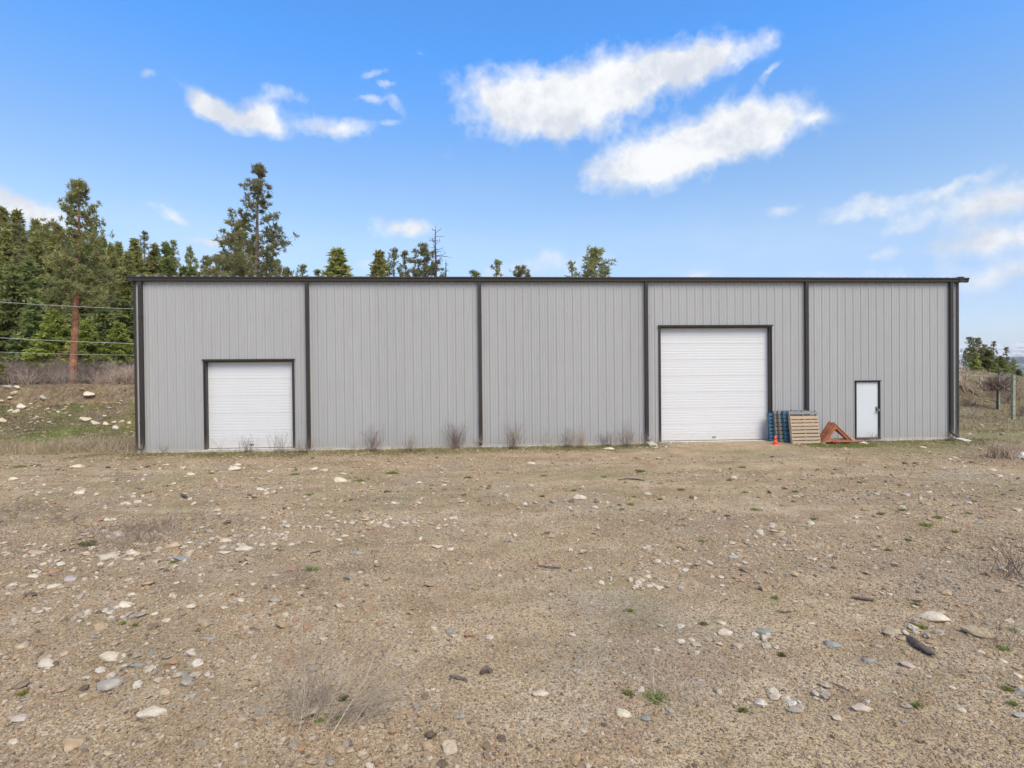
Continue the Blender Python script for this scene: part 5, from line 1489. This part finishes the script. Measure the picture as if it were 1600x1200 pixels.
# ------------------------------------------------------------------ bare shrubs
def shrub_mesh(n, h, seed, mat, rad=0.012, spread=0.6, depth=3):
    rg = np.random.default_rng(seed)
    A = np.stack([rg.normal(0, 0.22 * h, n), rg.normal(0, 0.22 * h, n), np.zeros(n)], -1)
    D = np.stack([rg.normal(0, spread, n), rg.normal(0, spread, n), np.ones(n)], -1); D /= np.linalg.norm(D, axis=1, keepdims=True)
    L = h * rg.uniform(0.3, 0.5, n); R = np.full(n, rad)
    parts, tone = [], []
    for lv in range(depth + 1):
        B = A + D * L[:, None]
        Vp, Fp = prisms(A, B, R, R * .6); parts.append((Vp, Fp)); tone.append(np.clip(0.35 + 0.14 * lv + np.repeat(rg.normal(0, .2, len(A)), 6), 0, 1))
        if lv == depth: break
        k = 3
        A2 = np.repeat(A, k, 0) + np.repeat(B - A, k, 0) * rg.uniform(0.45, 1.0, (len(A) * k, 1))
        D = np.repeat(D, k, 0) + rg.normal(0, 0.5, (len(A) * k, 3)); D[:, 2] += 0.12; D /= np.linalg.norm(D, axis=1, keepdims=True)
        L = np.repeat(L, k) * rg.uniform(.45, .8, len(A) * k); R = np.repeat(R, k) * 0.6; A = A2
    V, F = merge(parts)
    return mesh_arrays('shrub', V, F, mat, False, np.concatenate(tone))
SH = [shrub_mesh(26, 2.0, 800 + i, M['browntwig'], 0.016) for i in range(3)]
SHP = shrub_mesh(40, 2.0, 810, M['pinktwig'], 0.014)
SHG = [shrub_mesh(26, 2.0, 815 + i, M['greytwig'], 0.015) for i in range(2)]
rg = np.random.default_rng(9)
pl_ = []
k_ = 0
shr = {}
for _ in range(900):
    if k_ >= 62: break
    px = rg.uniform(-20, 206); Yd = rg.uniform(15.5, 36)
    q = at_y(px, 600, Yd)
    if any((q[0] - a) ** 2 + (q[1] - b) ** 2 < 0.9 for a, b in pl_): continue
    pl_.append((q[0], q[1]))
    o = link('bare_shrub', (SH + SHG)[int(rg.choice([0, 1, 2, 0, 1, 2, 0, 1, 2, 4]))], None, (q[0], q[1], tz(q[0], q[1]) - 0.03)); s_ = rg.uniform(0.6, 1.15); o.scale = (s_ * 1.2, s_ * 1.2, s_); o.rotation_euler = (0, 0, rg.uniform(0, 6.28))
    row = 'front' if Yd < 21 else ('middle' if Yd < 28 else 'rear')
    side = 'left of the red pine trunk' if px < 105 else 'right of the red pine trunk'
    tag(o, f'leafless brown shrub in the {row} of the thicket {side}', 'shrub', 'bare shrubs of the thicket'); k_ += 1
    shr.setdefault((row, side), []).append((px, o))
for (row, side), L in shr.items():
    for i, (_, o) in enumerate(sorted(L, key=lambda e: e[0])): o['label'] = f'leafless brown shrub, {ordinal(i)} from left in the thicket {row}, {side}'
for i, (px, Yd, s_, pr, lab) in enumerate(((190, 14.2, .85, SHP, 'pale pinkish leafless shrub at the building corner on the bank'), (205, 14.6, .95, SHP, 'pale leafless shrub half hidden by the left corner trim'),
        (162, 14.4, .45, SHP, 'small pale shrub left of the pinkish shrub on the bank'), (40, 15.4, .7, SHG[0], 'grey leafless shrub on the bank crest above the boulders'))):
    q = at_y(px, 600, Yd); o = link('bare_shrub', pr, None, (q[0], q[1], tz(q[0], q[1]) - 0.03)); o.scale = (s_ * 1.1, s_ * 1.1, s_); o.rotation_euler = (0, 0, i)
    tag(o, lab, 'shrub', 'pale shrubs on the bank')
# right side shrubs and sapling
BARE = shrub_mesh(9, 3.0, 830, M['pinktwig'], 0.05, 0.7, 4)
for i, (px, py, s_, pr, lab) in enumerate(((1508, 612, .85, BARE, 'large pale leafless bush directly right of the building'), (1526, 616, .42, BARE, 'smaller pale leafless bush on the mound'),
        (1540, 612, .55, SH[0], 'brown shrub on the mound crest before the pines'), (1566, 630, .8, SH[1], 'reddish brown leafless shrub around the young tree'), (1556, 618, .6, SH[2], 'brown leafless shrub left of the young tree'),
        (1514, 634, .4, SH[2], 'low brown shrub on the mound near the building'), (1520, 654, .40, SHG[0], 'low grey shrub at the foot of the mound'), (1598, 650, .5, SH[0], 'red-brown shrub at the right edge behind the post'), (1578, 612, .6, SHG[1], 'grey shrub behind the green-grey post'))):
    x, y = hit(px, py, 90); o = link('bare_shrub', pr, None, (x, y, tz(x, y) - 0.03)); o.scale = (s_ * 1.1, s_ * 1.1, s_); o.rotation_euler = (0, 0, i * 1.3)
    tag(o, lab, 'shrub', 'shrubs on the right mound')
x, y = hit(1559, 639, 90)
r = empty('young_tree', (x, y, tz(x, y))); tag(r, 'leafless young tree with a dark trunk on the right mound', 'tree')
V, F = prisms(np.array([[0, 0, 0], [0.03, 0, 1.2]]), np.array([[0.03, 0, 1.2], [0.08, 0, 2.6]]), np.array([.09, .07]), np.array([.07, .03]), 7)
link('trunk', mesh_arrays('trunk', V, F, M['deadwood'], False, np.full(len(V), .5)), r)
c_ = link('crown', shrub_mesh(46, 1.6, 840, M['browntwig'], .03, .9, 3), r, (0.05, 0, 1.2))

# posts and wire at the right
ppos = []
for (px, py, ptop, lab) in ((1583, 655, 587, 'square grey-green timber post right of the young tree'), (1561, 640, 587, 'thinner pale post behind the young tree')):
    x, y = hit(px, py, 90); z = tz(x, y); top = at_y(px, ptop, y)[2]
    wd = 0.075 if px > 1570 else 0.045
    q = MB(); q.box(-wd, wd, -wd, wd, -0.1, top - z, 0.01); q.box(-wd * 1.15, wd * 1.15, -wd * 1.15, wd * 1.15, top - z + 0.001, top - z + 0.05)
    o = q.build('fence_post', M['post'], None, bevel=0.01); o.location = (x, y, z); tag(o, lab, 'post', 'posts on the right'); ppos.append((x, y, top - 0.05))
def cable(pts, rad, label, name='cable', cat='cable', group=None):
    P = np.array(pts); V, F = prisms(P[:-1], P[1:], rad, rad, 6)
    o = link(name, mesh_arrays(name, V - P[0][None], F, M['cable'], True), None, tuple(P[0])); tag(o, label, cat, group)
a = np.array(ppos[0]); b = np.array(ppos[1]); c = b + (b - a) * 1.4 
e = np.array([at_y(1490, 583, b[1])[0], b[1], at_y(1490, 583, b[1])[2]])
cable([a, (a + b) / 2 - [0, 0, .03], b, (b + e) / 2 - [0, 0, .06], e], 0.012, 'thin wire strung between the posts at right', 'fence_wire', 'wire')
# overhead cables at the left
for i, (ya, yb, lab) in enumerate(((470, 483, 'uppermost overhead cable crossing the forest at left'), (526, 537, 'middle overhead cable crossing the red pine trunk'), (549, 555, 'lowest overhead cable at left, above the thicket'))):
    A = at_y(-30, ya, 17.0); B = at_y(215, yb, 17.4)
    d = B - A; pts = []
    for t in np.linspace(-2.2, 3.2, 24):
        q = A + d * t; q[2] += 0.18 * ((t - 0.5) ** 2 - 0.25); pts.append(q)
    cable(pts, (0.016, 0.018, 0.012)[i], lab, 'overhead_cable', 'cable', 'overhead cables at left')

# ------------------------------------------------------------------ the air between here and the snowy hills
hz = MB(); hz.box(-9500, 9500, -6500, 9500, -420, 620)
hm = bpy.data.materials.new('air'); hm.use_nodes = True
ht = hm.node_tree; ht.nodes.clear()
ho = ht.nodes.new('ShaderNodeOutputMaterial'); hv = ht.nodes.new('ShaderNodeVolumePrincipled')
hv.inputs['Color'].default_value = (0.80, 0.90, 1.0, 1); hv.inputs['Density'].default_value = 0.00007
ht.links.new(hv.outputs[0], ho.inputs['Volume'])
tag(hz.build('haze', hm), 'thin pale air between the yard and the snowy far hills', 'haze', kind='stuff')
